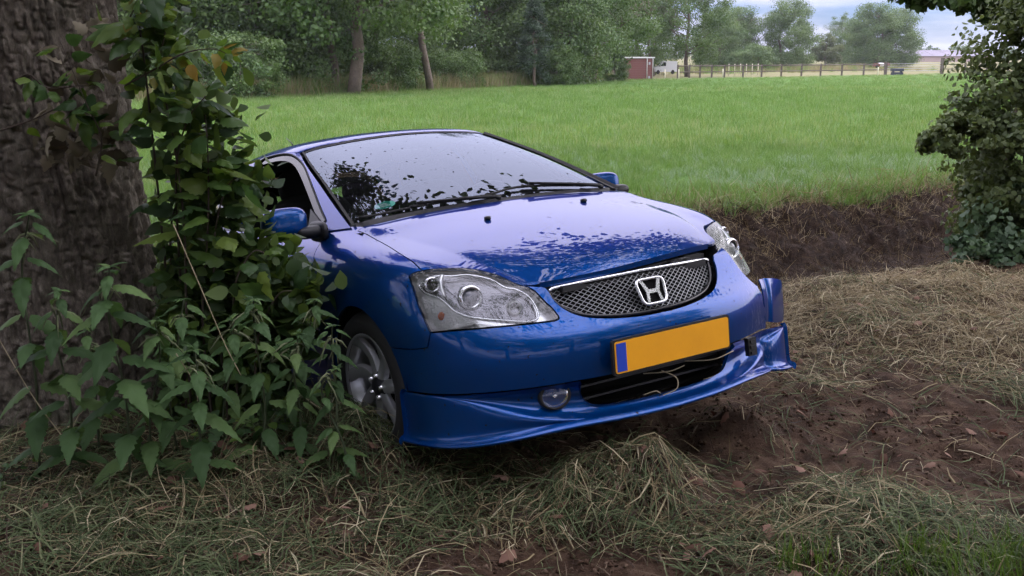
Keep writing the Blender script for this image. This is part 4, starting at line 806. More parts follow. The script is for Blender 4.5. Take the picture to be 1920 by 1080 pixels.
def make_tree(seed, name, h, r, base, trunk_r, lm, clumps=70, per=110, leaf=.20, cr=None, shape=1.0, low=-.9, lean=0, label=None, cat='tree', group=None):
    """trunk with limbs and a leafy crown; crown from height `base` to h"""
    R = np.random.default_rng(seed); root = empty(name); mb = MB()
    tp = np.array([lean, 0, h*.86]); limb(mb, (0, 0, -.2), tp, trunk_r, trunk_r*.25, R, .04, 10, 12)
    cz = (base+h)/2
    for k in range(9):
        t_ = R.uniform(.25, .8); p0 = np.array([lean*t_, 0, h*.86*t_]); a = R.uniform(0, 2*math.pi); l = r*R.uniform(.5, .9); pts = limb(mb, p0, p0+np.array([math.cos(a)*l, math.sin(a)*l, l*R.uniform(.2, .7)]), trunk_r*.42*(1-t_*.6), trunk_r*.08, R, .12, 6)
        for _ in range(2): q = pts[R.integers(3, 6)]; limb(mb, q, q+R.normal(size=3)*np.array([1, 1, .6])*l*.35+[0, 0, .2*l], trunk_r*.12, trunk_r*.03, R, .12, 5, 5)
    mb.build('trunk', FARBARK, root)
    C, O, T_ = crown_points(R, (r, r, (h-base)/2), clumps, per, cr or r*.30, low, shape); C = C+np.array([lean*.7, 0, cz]); kp = C[:, 2] > .05; C, O, T_ = C[kp], O[kp], T_[kp]
    V, Q = leaf_cloud(C, leaf, R, .3, O, shape='quad'); dobj('crown', fast_mesh('crown', V, Q, [lm], False, {'tint': np.repeat(T_, 4)}), root)
    return root
def copy_tree_obj(o, parent=None):
    c = o.copy(); COL.objects.link(c); c.parent = parent
    for ch in [q for q in bpy.data.objects if q.parent == o]: copy_tree_obj(ch, c)
    return c
PROTO = {}
SPEC = {
 'oak': dict(seed=1, name='oak_tree', h=11, r=4.6, base=.9, trunk_r=.26, lm=LM_OAK, clumps=130, per=210, leaf=.15, cr=1.1),
 'alder': dict(seed=2, name='alder_tree', h=10, r=3.2, base=-1.0, trunk_r=.20, lm=LM_MID, clumps=120, per=190, leaf=.125, cr=.8),
 'dense': dict(seed=3, name='broadleaf_tree', h=9, r=3.6, base=-1.6, trunk_r=.22, lm=LM_MID, clumps=170, per=240, leaf=.14, cr=1.0),
 'spruce': dict(seed=4, name='spruce_tree', h=9.5, r=2.4, base=.1, trunk_r=.18, lm=LM_DARK, clumps=150, per=150, leaf=.11, cr=.5, shape=.95),
 'bush': dict(seed=5, name='shrub', h=2.6, r=1.7, base=-.2, trunk_r=.05, lm=LM_MID, clumps=70, per=190, leaf=.09, cr=.45),
 'dbush': dict(seed=6, name='shrub', h=2.4, r=1.5, base=-.2, trunk_r=.05, lm=LM_OAK, clumps=64, per=190, leaf=.085, cr=.42),
 'willow': dict(seed=8, name='willow_tree', h=6, r=2.6, base=.3, trunk_r=.16, lm=LM_PALE, clumps=80, per=110, leaf=.20, cr=.7),
 'pine': dict(seed=9, name='pine_tree', h=13, r=3.0, base=6.0, trunk_r=.16, lm=LM_DARK, clumps=60, per=160, leaf=.13),
 'dry': dict(seed=10, name='dead_tree', h=10, r=2.2, base=3.0, trunk_r=.14, lm=LM_DRY, clumps=46, per=60, leaf=.14, cr=.7),
}
def tree_at(kind, px, Y, s_=1.0, rot=0., label=None, cat='tree', group='trees along the far side of the field', dz=0, sx=1.0):
    if kind not in PROTO: o = PROTO[kind] = make_tree(**SPEC[kind])
    else: o = copy_tree_obj(PROTO[kind])
    x = (px-960)/F_PX*(Y*math.cos(PITCH)+.3); o.location = (x, Y, float(height(x, Y))+dz); o.rotation_euler = (0, 0, rot); o.scale = (s_*sx, s_*sx, s_)
    tag(o, label, cat, group); return o
# ------------------------------------------------------------------ the wood and the far trees (left to right)
TL = [
 ('dense', 250, 50, 1.2, 0.2, 'broad leafy tree behind the ivy branches near the big trunk'),
 ('alder', 330, 56, 1.3, 1.0, 'tall tree half hidden by the yellowing ivy shoot'),
 ('bush', 455, 45, 1.15, 0.4, 'rounded shrub at the left end of the field edge'),
 ('alder', 395, 52, 1.2, 2.0, 'pale green tree just left of the rounded shrub'),
 ('dense', 470, 54, 1.25, 2.2, 'leafy tree rising behind the rounded shrub'),
 ('bush', 520, 53, .95, 1.4, 'low shrub beside the gap with tall dry grass'),
 ('alder', 565, 60, 1.3, 3.0, 'tree with slanting bare lower trunk behind tall dry grass'),
 ('oak', 668, 51, 1.3, 0.0, 'oak with stout dark trunk standing at the field edge'),
 ('alder', 628, 53, 1.1, 4.0, 'slim tree with thin pale trunk beside the stout oak'),
 ('dbush', 728, 58, 1.0, 0.7, 'dark shrub at the foot of the stout oak'),
 ('dbush', 745, 57, 1.05, 2.9, 'dark shrub between the stout oak and the tall pine'),
 ('dense', 735, 66, 1.2, 4.4, 'dense tree behind the shrubs right of the stout oak'),
 ('pine', 806, 57, 1.35, 0.3, 'tall pine with long bare reddish trunk'),
 ('dbush', 835, 61, .9, 1.9, 'brownish bush at the foot of the tall pine'),
 ('dbush', 870, 63, .95, 5.0, 'dark bush right of the tall pine'),
 ('dense', 880, 72, 1.1, 0.9, 'dark tree behind the bush right of the tall pine'),
 ('oak', 940, 80, 1.0, 2.4, 'oak set back behind the strip of tall grass'),
 ('spruce', 1003, 66, .62, 0.2, 'short conical tree at the field edge'),
 ('dense', 1050, 72, 1.1, 1.7, 'big dense tree directly right of the short conical tree'),
 ('dbush', 1045, 68, 1.0, 3.3, 'low dark shrub under the big dense tree'),
 ('oak', 1110, 80, 1.1, 5.2, 'spreading oak overhanging the brick hut'),
 ('bush', 1150, 82, .75, 2.5, 'small shrub against the left wall of the brick hut'),
 ('dry', 1225, 110, 1.25, 0.0, 'sparse brown tree behind the brick hut'),
 ('dense', 1190, 120, 1.3, 2.2, 'dark tree far behind the brick hut'),
 ('oak', 1285, 106, .92, 3.6, 'round headed oak standing by the end of the rail fence'),
 ('dense', 1345, 150, 1.0, 2.0, 'dark tree right of the round headed oak'),
 ('dense', 1385, 160, 1.05, 1.2, 'dark tree between the oak and the domed tree'),
 ('dense', 1475, 160, 1.18, 3.9, 'domed dark tree standing alone above the fence'),
 ('bush', 1420, 140, 1.45, 0.8, 'low rounded shrub left of the domed tree'),
 ('bush', 1385, 145, 1.1, 4.8, 'smaller shrub next to the low rounded shrub'),
 ('willow', 1549, 170, .9, 0.0, 'pale olive tree between the domed tree and the double tree'),
 ('alder', 1575, 215, 1.05, 2.6, 'thin topped tree behind the pale olive tree'),
 ('dense', 1605, 200, 1.0, 5.5, 'dark tree against the left of the double tree'),
 ('dense', 1636, 180, 1.22, 0.5, 'left half of the tall double tree by the barn'),
 ('dense', 1680, 184, 1.15, 4.1, 'right half of the tall double tree by the barn'),
]
for k, (kind, px, Y, s_, r_, lab) in enumerate(TL): tree_at(kind, px, Y, s_, r_, lab, 'shrub' if 'bush' in kind else 'tree')
for k, (kind, px, Y, s_, r_, lab) in enumerate([('dense', 120, 60, 1.3, .7, 'tree in the wood hidden mostly behind the big trunk'), ('dense', 520, 78, 1.3, 5.1, 'tree deep in the wood left of the oak'), ('dense', 620, 82, 1.35, 2.8, 'tree deep in the wood behind the stout oak'), ('alder', 790, 90, 1.3, 1.9, 'tree deep in the wood behind the tall pine'), ('dense', 990, 98, 1.3, 3.1, 'tree deep in the wood behind the conical tree'), ('dense', 1090, 104, 1.4, .3, 'tree deep in the wood behind the spreading oak')]): tree_at(kind, px, Y, s_, r_, lab)
# far hedge on the horizon behind the barn
R = np.random.default_rng(77); Cs = []; Os = []; Ts = []
for x in np.arange(30, 420, 5.0):
    C, O, T_ = crown_points(R, (4.5, 3.0, R.uniform(2.4, 4.6)), 16, 26, 1.5); Cs.append(C+[x, 480+R.uniform(-15, 15), 1.6]); Os.append(O); Ts.append(T_)
V, Q = leaf_cloud(np.concatenate(Cs), .9, R, .3, np.concatenate(Os)); HG = dobj('treeline', fast_mesh('treeline', V, Q, [LM_OAK], False, {'tint': np.repeat(np.concatenate(Ts), 6)})); tag(HG, 'faint distant treeline on the horizon behind the barn', 'treeline', kind='stuff')
# tall dry grass under the wood: strips
# ---- brick hut
BRICK = mat('brick', (.16, .058, .05), .85, var=(3, (.12, .048, .044), .3)); MORT = mat('mortar', (.15, .11, .10), .9); TRIMW = mat('white_trim', (.62, .62, .60), .6); GREYM = mat('grey_metal', (.30, .31, .33), .5)
hx = (1198-960)/F_PX*91*.975; HUT = empty('brick_hut', (hx, 91, float(height(hx, 91))-.05)); HUT.rotation_euler = (0, 0, .42); tag(HUT, 'small flat roofed red brick hut with white downpipes at the field edge', 'hut')
mb = MB(); mb.box((-1.5, -.0, 0), (1.45, 2.0, 1.86)); mb.build('wall', MORT, HUT, smooth=False)
bm_me = mesh_data('brick', *(lambda m_: (np.concatenate(m_.v), m_.f))(MB().box((-.118, -.012, -.040), (.118, .0, .040))), BRICK, False)
big_me = mesh_data('brick_course', *(lambda m_: (np.concatenate(m_.v), m_.f))(MB().box((-1.5, -.012, -.066), (1.45, .0, .066))), BRICK, False)
for r in range(12): o = dobj('brick_course', big_me, HUT); o.location = (0, 0, .09+r*.148)
side_me = mesh_data('brick_course', *(lambda m_: (np.concatenate(m_.v), m_.f))(MB().box((0, 0, -.066), (.012, 2.0, .066))), BRICK, False)
for r in range(12): o = dobj('brick_course', side_me, HUT); o.location = (1.45, 0, .09+r*.148)
mb = MB(); mb.box((-1.6, -.1, 1.86), (1.56, 2.1, 1.95)); mb.build('roof', TRIMW, HUT, smooth=False)
for x, y in ((.82, -.05), (1.40, -.05)): mb = MB(); mb.tube([(x, y, 0), (x, y, 1.75), (x, y+.03, 1.86)], .035, 8); mb.build('downpipe', TRIMW, HUT)
for z in (.12, 1.30): mb = MB(); mb.box((.98, -.045, z), (1.16, -.013, z+.22)); mb.build('vent', GREYM, HUT, smooth=False)
# ---- white van beyond the hut
WHP = mat('white_car_paint', (.5, .51, .52), .3, coat=.4); vx = (1247-960)/F_PX*118*.975
VAN = empty('parked_van', (vx, 118, float(height(vx, 118))+.1)); VAN.scale = (.62, .62, .75); VAN.rotation_euler = (0, 0, math.radians(8)); tag(VAN, 'white van parked behind the brick hut', 'van')
def prism(mb, prof, y0, y1, m=0): n = len(prof); mb.add([(x, y0, z) for x, z in prof]+[(x, y1, z) for x, z in prof], [tuple(range(n))[::-1] if True else 0, tuple(range(n, 2*n))]+[(i, (i+1) % n, n+(i+1) % n, n+i) for i in range(n)], m)
mb = MB(); prism(mb, [(-2.2, .35), (2.1, .35), (2.1, 1.85), (.0, 1.9), (-.35, 1.85), (-1.2, 1.15), (-2.1, .95)], -.85, .85); mb.build('van_body', WHP, VAN, smooth=False)
mb = MB(); prism(mb, [(-1.05, 1.18), (.0, 1.18), (.0, 1.72), (-.35, 1.72)], -.865, -.852); mb.build('side_window', GBLK, VAN, smooth=False)
for x in (-1.4, 1.3): mb = MB(); mb.lathe([(.001, -.1), (.2, -.1), (.31, -.09), (.31, .09), (.001, .1)], 20, M=Matrix.Translation((x, -.78, .31))); mb.build('wheel', RUB, VAN)
# ---- rail fence
POSTM = mat('weathered_post', (.075, .060, .048), .9, var=(6, (.13, .11, .09), .3)); STAKE = mat('pale_stake', (.60, .56, .42), .8)
fx = [(1272, 98), (1294, 98), (1314, 98.5), (1336, 99), (1360, 99.5), (1395, 100.5), (1430, 102), (1467, 103), (1505, 104.5), (1541, 106), (1581, 108), (1622, 110), (1663, 112)]
FEN = empty('rail_fence', (0, 0, 0)); tag(FEN, 'brown post and rail fence along the far edge of the field', 'fence')
pp = []
for k, (px, Y) in enumerate(fx):
    x = (px-960)/F_PX*(Y*.975); z = float(height(x, Y)); big = k == len(fx)-1; pp.append((x, Y, z)); w_, h_ = (.13, 1.35) if big else (.075, 1.22)
    mb = MB(); mb.box((x-w_, Y-w_, z-.3), (x+w_, Y+w_, z+h_)); mb.build('post', POSTM, FEN, smooth=False)
for a, b_ in zip(pp[:-1], pp[1:]):
    for hz_ in (1.10, .55):
        mb = MB(); mb.tube([(a[0], a[1]-.05, a[2]+hz_), (b_[0], b_[1]-.05, b_[2]+hz_)], .055, 6); mb.build('rail', POSTM, FEN)
G0 = pp[-1]; gx1 = (1769-960)/F_PX*(116*.975); G1 = (gx1, 116, float(height(gx1, 116)))
GT = empty('field_gate', (0, 0, 0)); tag(GT, 'thin wire gate between two thick posts right of the rail fence', 'gate')
mb = MB(); mb.box((G1[0]-.16, 116-.16, G1[2]-.3), (G1[0]+.16, 116+.16, G1[2]+1.75)); mb.build('gate_post', POSTM, GT, smooth=False)
for hz_ in (1.15, .9, .65, .4): mb = MB(); mb.tube([(G0[0], G0[1], G0[2]+hz_), (G1[0], G1[1], G1[2]+hz_)], .022, 5); mb.build('gate_wire', GREYM, GT)
F2 = empty('rail_fence', (0, 0, 0)); tag(F2, 'short fence stretch right of the wire gate, running into the hedge', 'fence')
q = [(G1[0]+k*3.6, 116+k*2.5) for k in range(1, 4)]; q = [(x, y, float(height(x, y))) for x, y in q]; prev = G1
for c_ in q:
    mb = MB(); mb.box((c_[0]-.09, c_[1]-.09, c_[2]-.3), (c_[0]+.09, c_[1]+.09, c_[2]+1.25)); mb.build('post', POSTM, F2, smooth=False)
    for hz_ in (1.05, .55): mb = MB(); mb.tube([(prev[0], prev[1]-.05, prev[2]+hz_), (c_[0], c_[1]-.05, c_[2]+hz_)], .05, 6); mb.build('rail', POSTM, F2)
    prev = c_
for px, Y, lab in ((1248, 90, 'pale stake nearest the brick hut'), (1274, 91, 'pale stake in front of the first fence post'), (1357, 93, 'pale stake before the middle of the fence'), (1649, 104, 'pale stake just left of the thick gate post')):
    x = (px-960)/F_PX*(Y*.975); z = float(height(x, Y)); mb = MB(); mb.tube([(x, Y, z-.2), (x+.01, Y, z+.55), (x, Y, z+.85)], [.05, .05, .045], 6); tag(mb.build('stake', STAKE), lab, 'stake', 'pale stakes along the fence')
for k in range(6):
    px, Y = 1368+k*11, 112; x = (px-960)/F_PX*(Y*.975); z = float(height(x, Y)); mb = MB(); mb.tube([(x, Y, z-.2), (x, Y, z+1.0), (x, Y, z+1.25)], [.05, .05, .045], 6); tag(mb.build('stake', STAKE), ['first', 'second', 'third', 'fourth', 'fifth', 'sixth'][k]+' white stake from the left in the row behind the rail fence', 'stake', 'white stakes in a row behind the fence')
TRO = mat('dark_trough', (.030, .035, .055), .5); x = (1685-960)/F_PX*(110*.975); z = float(height(x, 110))
TR = empty('feed_trough', (x, 110, z)); tag(TR, 'dark box shaped trough by the wire gate', 'trough')
mb = MB(); mb.box((-.6, -.3, .38), (.6, .3, .68)); mb.build('upper_board', TRO, TR, smooth=False)
mb = MB(); mb.box((-.56, -.28, .02), (.56, .28, .30)); mb.build('lower_board', TRO, TR, smooth=False)
for sx in (-.4, .4): mb = MB(); mb.box((sx-.05, -.2, -.05), (sx+.05, .2, .42)); mb.build('leg', TRO, TR, smooth=False)
# ---- barn with long low roof
BARNR = mat('barn_roof', (.10, .095, .125), .7, var=(.12, (.17, .15, .19), .25)); BARNW = mat('barn_wall', (.36, .28, .26), .85)
bx0, bY = (1698-960)/F_PX*(300*.975), 300; BAR = empty('barn', (bx0, bY, -.8)); BAR.rotation_euler = (0, 0, math.radians(6)); tag(BAR, 'long low barn with grey lavender roof on the horizon', 'barn')
mb = MB(); mb.box((0, 0, 0), (26, 14, 1.7)); mb.build('wall', BARNW, BAR, smooth=False)
for k in range(6):
    x0, x1 = -.4+k*4.5, -.4+(k+1)*4.5-.12
    mb = MB(); mb.add([(x0+(.6 if k == 0 else 0), -.5, 1.6), (x1, -.5, 1.6), (x1, 7, 3.3), (x0+(2.2 if k == 0 else 0), 7, 3.3), (x0, 14.5, 1.6), (x1, 14.5, 1.6)], [(0, 1, 2, 3), (3, 2, 5, 4)]); mb.build('roof_panel', BARNR, BAR, smooth=False)
mb = MB(); mb.box((20, -.1, 0), (23, -.02, 1.5)); mb.build('door', mat('barn_door', (.40, .24, .22), .8), BAR, smooth=False)
# ---- red farm machine under the double tree
REDP = mat('red_machine', (.16, .025, .022), .6); rx = (1655-960)/F_PX*(160*.975); FM = empty('farm_trailer', (rx, 160, float(height(rx, 160))+.2)); FM.scale = (.85, .85, .7); tag(FM, 'red farm trailer with pale drum parked under the double tree', 'trailer')
mb = MB(); mb.box((-1.4, -.6, .35), (-.5, .6, .95)); mb.build('body', REDP, FM, smooth=False)
mb = MB(); mb.box((.35, -.6, .4), (1.2, .6, 1.05)); mb.build('hopper', REDP, FM, smooth=False)
mb = MB(); mb.lathe([(.001, -.6), (.40, -.6), (.40, .6), (.001, .6)], 20, M=Matrix.Translation((-.12, 0, .7))); mb.build('drum', TRIMW, FM)
for x in (-1.0, .8): mb = MB(); mb.lathe([(.001, -.1), (.3, -.1), (.3, .1), (.001, .1)], 18, M=Matrix.Translation((x, -.6, .3))); mb.build('wheel', RUB, FM)
# ================================================================== FOREGROUND PLANTS
def leaf_mesh(name, L_, W_, mats_, serr=.0, fold=.25, droop=.3, n=9, tip=1.6, seed=0):
    R = np.random.default_rng(seed); V = []; F = []
    for i in range(n):
        t_ = i/(n-1); w_ = W_*.5*(math.sin(math.pi*min(t_**.62, 1))**.85 if 0 < t_ < 1 else 0.0)*(1-.25*t_); sw = w_*(1+serr*(1 if i % 2 else -1)); x = L_*t_; z = -droop*L_*t_**2
        V += [(x-serr*.02*L_*(i % 2), -sw, z-fold*sw+R.normal()*.012*L_), (x, 0, z), (x-serr*.02*L_*(i % 2), sw, z-fold*sw+R.normal()*.012*L_)]
    for i in range(n-1): a = 3*i; F += [(a, a+3, a+4, a+1), (a+1, a+4, a+5, a+2)]
    return mesh_data(name, V, F, None, True, mats=mats_)
LG = leaf_mat('bramble_green', [(0, (.034, .070, .026)), (.4, (.055, .11, .032)), (.75, (.10, .17, .035)), (1, (.17, .24, .05))], None, .5, .42, .35, obj_rand=True, bump=True)
LN = leaf_mat('nettle_green', [(0, (.040, .080, .028)), (.6, (.066, .125, .042)), (1, (.11, .175, .055))], None, .3, .6, .2, obj_rand=True, bump=True)
LY = leaf_mat('yellowing_leaf', [(0, (.16, .16, .025)), (1, (.30, .20, .04))], None, .35, .5, .3, obj_rand=True)
LDRY = leaf_mat('withered_leaf', [(0, (.075, .062, .040)), (.6, (.15, .13, .085)), (1, (.26, .23, .16))], None, .15, .8, .1, obj_rand=True)
STEM = mat('green_stem', (.045, .060, .025), .7); TWIG = mat('brown_twig', (.055, .040, .028), .85); STRAW = mat('pale_straw', (.30, .25, .15), .8)
OV = [leaf_mesh('leaf', .092*(.85+.12*k), .072, [LG], .09, .25+.12*(k % 3), .15+.16*(k % 4), 13, seed=k) for k in range(6)]; NL = [leaf_mesh('leaf', .125, .062, [LN], .12, .25, .55, 15, seed=k+9) for k in range(4)]; YL = [leaf_mesh('leaf', .085, .062, [LY], .06, .3, .3, 9, seed=k+20) for k in range(2)]; DL = [leaf_mesh('withered_leaf', .075, .055, [LDRY], .2, .5, .9, 9, seed=k+30) for k in range(3)]; SMALL = [leaf_mesh('leaf', .042, .036, [LG], .04, .2, .2, 7, seed=k+40) for k in range(3)]
def put_leaf(parent, me, P, d, up=(0, 0, 1), s_=1.0):
    d = Vector(d).normalized(); u = Vector(up); y = u.cross(d)
    if y.length < 1e-4: y = Vector((1, 0, 0)).cross(d)
    y.normalize(); z = d.cross(y); M_ = Matrix(((d.x, y.x, z.x, P[0]), (d.y, y.y, z.y, P[1]), (d.z, y.z, z.z, P[2]), (0, 0, 0, 1))) @ Matrix.Scale(s_, 4)
    o = bpy.data.objects.new(me.name.split('.')[0], me); COL.objects.link(o); o.parent = parent; o.matrix_parent_inverse = parent.matrix_world.inverted() if False else Matrix(); o.matrix_local = M_; return o
# ---- big tree at the left: ridged trunk, overhanging crown
R = np.random.default_rng(31); TREE = empty('roadside_tree', (0, 0, 0)); tag(TREE, 'thick rough barked tree trunk beside the car, wrapped in creeper', 'tree')
nz, na = 520, 330; zz = np.concatenate([np.linspace(-.25, 2.4, 480), np.linspace(2.45, 8.5, 40)]); an = np.linspace(0, 2*math.pi, na, endpoint=False); AZ, AN = np.meshgrid(zz, an, indexing='ij')
cx = np.interp(AZ, [0, 1.5, 3, 8.5], [-1.95, -2.03, -2.08, -2.0]); cy = 4.50+0*AZ
rad = np.interp(AZ, [-.3, 0, .25, .7, 1.6, 3, 8.5], [.52, .44, .40, .37, .35, .335, .20])
rad = rad*(1+.05*np.sin(3*AN+1)+.03*np.sin(5*AN+2.2+AZ*.4)+.10*np.exp(-((AZ)/.3)**2)*np.sin(5*AN+.7))
def pnoise(a, z, fa, fz, o): return fbm(fa*np.cos(a)+40+.0*z, fz*z+fa*np.sin(a)*1.0+11, o)
cu = AN/(2*math.pi)   # plates of bark, longer than wide, split by fissures
def ridged(f, g, o_): a_n = vnoise(cu*f+1.6*vnoise(AZ*2.2+o_, cu*9), AZ*g+o_+1.1*vnoise(cu*f*.5, AZ*g*1.3)); return 1-np.minimum(np.abs(a_n)*5.5, 1)
fis = np.maximum(ridged(44, 4.6, 7), .8*ridged(66, 9.5, 33)); fis2 = ridged(100, 26, 51)
rid = 1-fis
rad = rad-.026*fis-.010*fis2+.012*vnoise(cu*60, AZ*16)+.004*vnoise(cu*170, AZ*60)
V = np.stack([cx+rad*np.cos(AN), cy+rad*np.sin(AN), AZ], -1); i0 = np.arange((nz-1)*na); rr_ = i0//na*na; cc_ = i0 % na; Q = np.stack([rr_+cc_, rr_+(cc_+1) % na, rr_+na+(cc_+1) % na, rr_+na+cc_], 1)
TB = bpy.data.materials.new('trunk_bark'); TB.use_nodes = True; t = TB.node_tree; b = t.nodes['Principled BSDF']; b.inputs['Roughness'].default_value = .9; b.inputs['Specular IOR Level'].default_value = .2
a_ = t.nodes.new('ShaderNodeAttribute'); a_.attribute_name = 'ridge'; co = t.nodes.new('ShaderNodeTexCoord'); mp = t.nodes.new('ShaderNodeMapping'); mp.inputs['Scale'].default_value = (1, 1, .5); t.links.new(co.outputs['Object'], mp.inputs[0])
c0 = ramp(t, noise(t, mp.outputs[0], 30, 10, .78), [(.34, (.040, .033, .025)), (.52, (.125, .106, .082)), (.68, (.27, .24, .19))]); c1 = ramp(t, a_.outputs['Fac'], [(0.0, (.35, .32, .30)), (.5, (1, 1, 1)), (1, (1.0, 1.0, 1.0))])
mm = t.nodes.new('ShaderNodeMix'); mm.data_type = 'RGBA'; mm.blend_type = 'MULTIPLY'; mm.inputs['Factor'].default_value = 0.0; t.links.new(c0, mm.inputs['A']); t.links.new(c1, mm.inputs['B'])
grn = t.nodes.new('ShaderNodeMix'); grn.data_type = 'RGBA'; grn.inputs['B'].default_value = (.060, .065, .040, 1); mr = t.nodes.new('ShaderNodeMapRange'); mr.inputs['From Min'].default_value = .5; mr.inputs['From Max'].default_value = .75; mr.inputs['To Max'].default_value = .5; t.links.new(noise(t, co.outputs['Object'], 3.5, 5), mr.inputs[0]); t.links.new(mr.outputs[0], grn.inputs['Factor']); t.links.new(mm.outputs['Result'], grn.inputs['A']); t.links.new(grn.outputs['Result'], b.inputs['Base Color'])
bp = t.nodes.new('ShaderNodeBump'); bp.inputs['Strength'].default_value = 1.; bp.inputs['Distance'].default_value = .012; t.links.new(noise(t, mp.outputs[0], 60, 8, .75), bp.inputs['Height']); t.links.new(bp.outputs[0], b.inputs['Normal'])
dobj('trunk', fast_mesh('trunk', V.reshape(-1, 3), Q, [TB], attrs={'ridge': np.clip(rid.ravel(), 0, 1)}), TREE)
for k in range(11):
    a = R.uniform(-.6, 4.2); z0 = R.uniform(4.2, 8); l = R.uniform(3.5, 7); mb = MB(); pts = limb(mb, (-2.03, 4.5, z0), (-2.03+math.cos(a-1.2)*l, 4.5+math.sin(a-1.2)*l, z0+R.uniform(.2, 2.2)), .13, .03, R, .08, 8, 9)
    for _ in range(4): q = np.array(pts[R.integers(3, 8)]); limb(mb, q, q+R.normal(size=3)*[1.3, 1.3, .5]+[0, 0, .2], .035, .01, R, .1, 5, 5)
    mb.build('limb', BARKM, TREE)
LM_ROAD = leaf_mat('roadside_leaves', (.016, .034, .009), (.050, .085, .018), .35)
def overhang(R, n, f):
    """leaf clump centres of the crown above verge and road"""
    o = []
    while len(o) < n:
        x, y, z = R.uniform(-8, 8), R.uniform(-8, 10.5), R.uniform(4.6, 10)
        if f(x, y, z): o.append((x, y, z))
    return np.array(o)
cl = overhang(R, 190, lambda x, y, z: ((x+.5)/7.5)**2+((y-1.2)/8.6)**2+((z-7.6)/3.0)**2 < 1 and (z > 5.0+.35*vnoise(x*.8, y*.8)*4))
lo = []
while len(lo) < 60:      # twigs hanging low over bonnet and roof
    x, y, z = R.uniform(-1.0, 3.4), R.uniform(4.7, 6.35), R.uniform(2.25, 3.6)
    if z > 2.22+.75*(vnoise(x*1.7, y*1.7)+.5)*(.5+.5*sstep(6.3, 5.2, y)): lo.append((x, y, z))
for _ in range(16): lo.append((R.uniform(-.2, 3.0), R.uniform(5.5, 6.05), R.uniform(2.2, 2.42)))
for _ in range(15):      # a denser spray over the windscreen side
    x = R.uniform(-2.3, -.75); lo.append((x, 6.9+.5*R.normal()*.6, 2.95+.35*R.random()+.12*abs(x+1.6)))
NLOW = len(lo); cl = np.concatenate([cl, np.array(lo)])
for k in range(5):
    mb = MB(); a = -.2+.33*k; limb(mb, (-2.03, 4.5, 3.6+.25*k), (-2.03+math.cos(a)*5.5, 4.5+math.sin(a)*2.4, 3.6+.12*k), .07, .012, R, .05, 7, 9); mb.build('limb', BARKM, TREE)
P = []; T_ = []
for c_ in cl:
    m_ = 60 if c_[2] > 4.6 else 120 if c_[1] < 6.4 else 190; q = R.normal(size=(m_, 3))*([.42, .42, .26] if c_[2] > 4.6 else [.28, .28, .11] if c_[1] < 6.4 else [.20, .22, .10]); P.append(c_+q); T_.append(np.clip(R.uniform(.1, .8)+.2*R.normal(size=m_), 0, 1))
P = np.concatenate(P); T_ = np.concatenate(T_); k = (P[:, 2] > 1.72+.055*np.maximum(P[:, 1], 0)); P, T_ = P[k], T_[k]; V, Q = leaf_cloud(P, np.where(P[:, 2] > 4.4, .11, .07), R, .5); dobj('crown', fast_mesh('crown', V, Q, [LM_ROAD], False, {'tint': np.repeat(T_, 6)}), TREE)
# roadside trees around the photographer (they close off the light and are mirrored in the paintwork)
for k, (x, y, s_, r_, lab) in enumerate([(-7.5, -7, 1.2, .3, 'roadside tree out of frame behind and left of the viewer'), (-1, -11, 1.25, 2.3, 'roadside tree out of frame directly behind the viewer'), (6.5, -8, 1.15, 4.1, 'roadside tree out of frame behind and right of the viewer'), (12.5, -1.5, 1.1, 5.2, 'roadside tree out of frame to the right of the viewer'), (-9.5, 3.0, 1.2, 1.1, 'roadside tree out of frame left of the big trunk')]):
    o = copy_tree_obj(PROTO['oak']); o.location = (x, y, 0); o.rotation_euler = (0, 0, r_); o.scale = (s_*1.1, s_*1.1, s_); tag(o, lab, 'tree', 'roadside trees around the viewer')
# ---- bramble bush between trunk and car
R = np.random.default_rng(5)
def bush(name, label, cat, stems, leaves, total, spread, sizes, seed, tw=.006, yellow=0., group=None, lmax=300, down=.35):
    R = np.random.default_rng(seed); root = empty(name); tag(root, label, cat, group); L_ = []
    for s_ in stems:
        p = crv([at(*q) for q in s_], 8); mb = MB(); mb.tube(p, np.linspace(tw, tw*.35, len(p)), 6); mb.build('stem', TWIG, root); L_.append(p)
    ln = np.array([np.linalg.norm(np.diff(p, axis=0), axis=1).sum() for p in L_]); ln /= ln.sum(); cnt = 0
    for p, fr in zip(L_, ln):
        m_ = int(total*fr); par = None
        for k in range(m_):
            if cnt >= lmax: break
            t_ = R.uniform(.12, 1)**.8; i = min(int(t_*(len(p)-1)), len(p)-2); tan = p[i+1]-p[i]; c_ = p[i]+R.random()*tan; d = R.normal(size=3); d -= tan*(d@tan)/(tan@tan); d /= np.linalg.norm(d); d = d*.9+tan/np.linalg.norm(tan)*.35; d[2] -= down; d[1] -= .15
            P_ = c_+d*R.uniform(.01, spread); me = (YL if R.random() < yellow else leaves)[R.integers(0, 2 if False else 99) % (len(YL) if R.random() < 0 else (2 if yellow and R.random() < 0 else len(leaves)))] if not yellow else (YL[R.integers(0, 2)] if R.random() < yellow else leaves[R.integers(0, len(leaves))])
            put_leaf(root, me, P_, d, R.normal(size=3)*.55+np.array([0, -.35, 1]), R.uniform(*sizes)); cnt += 1
    return root, L_
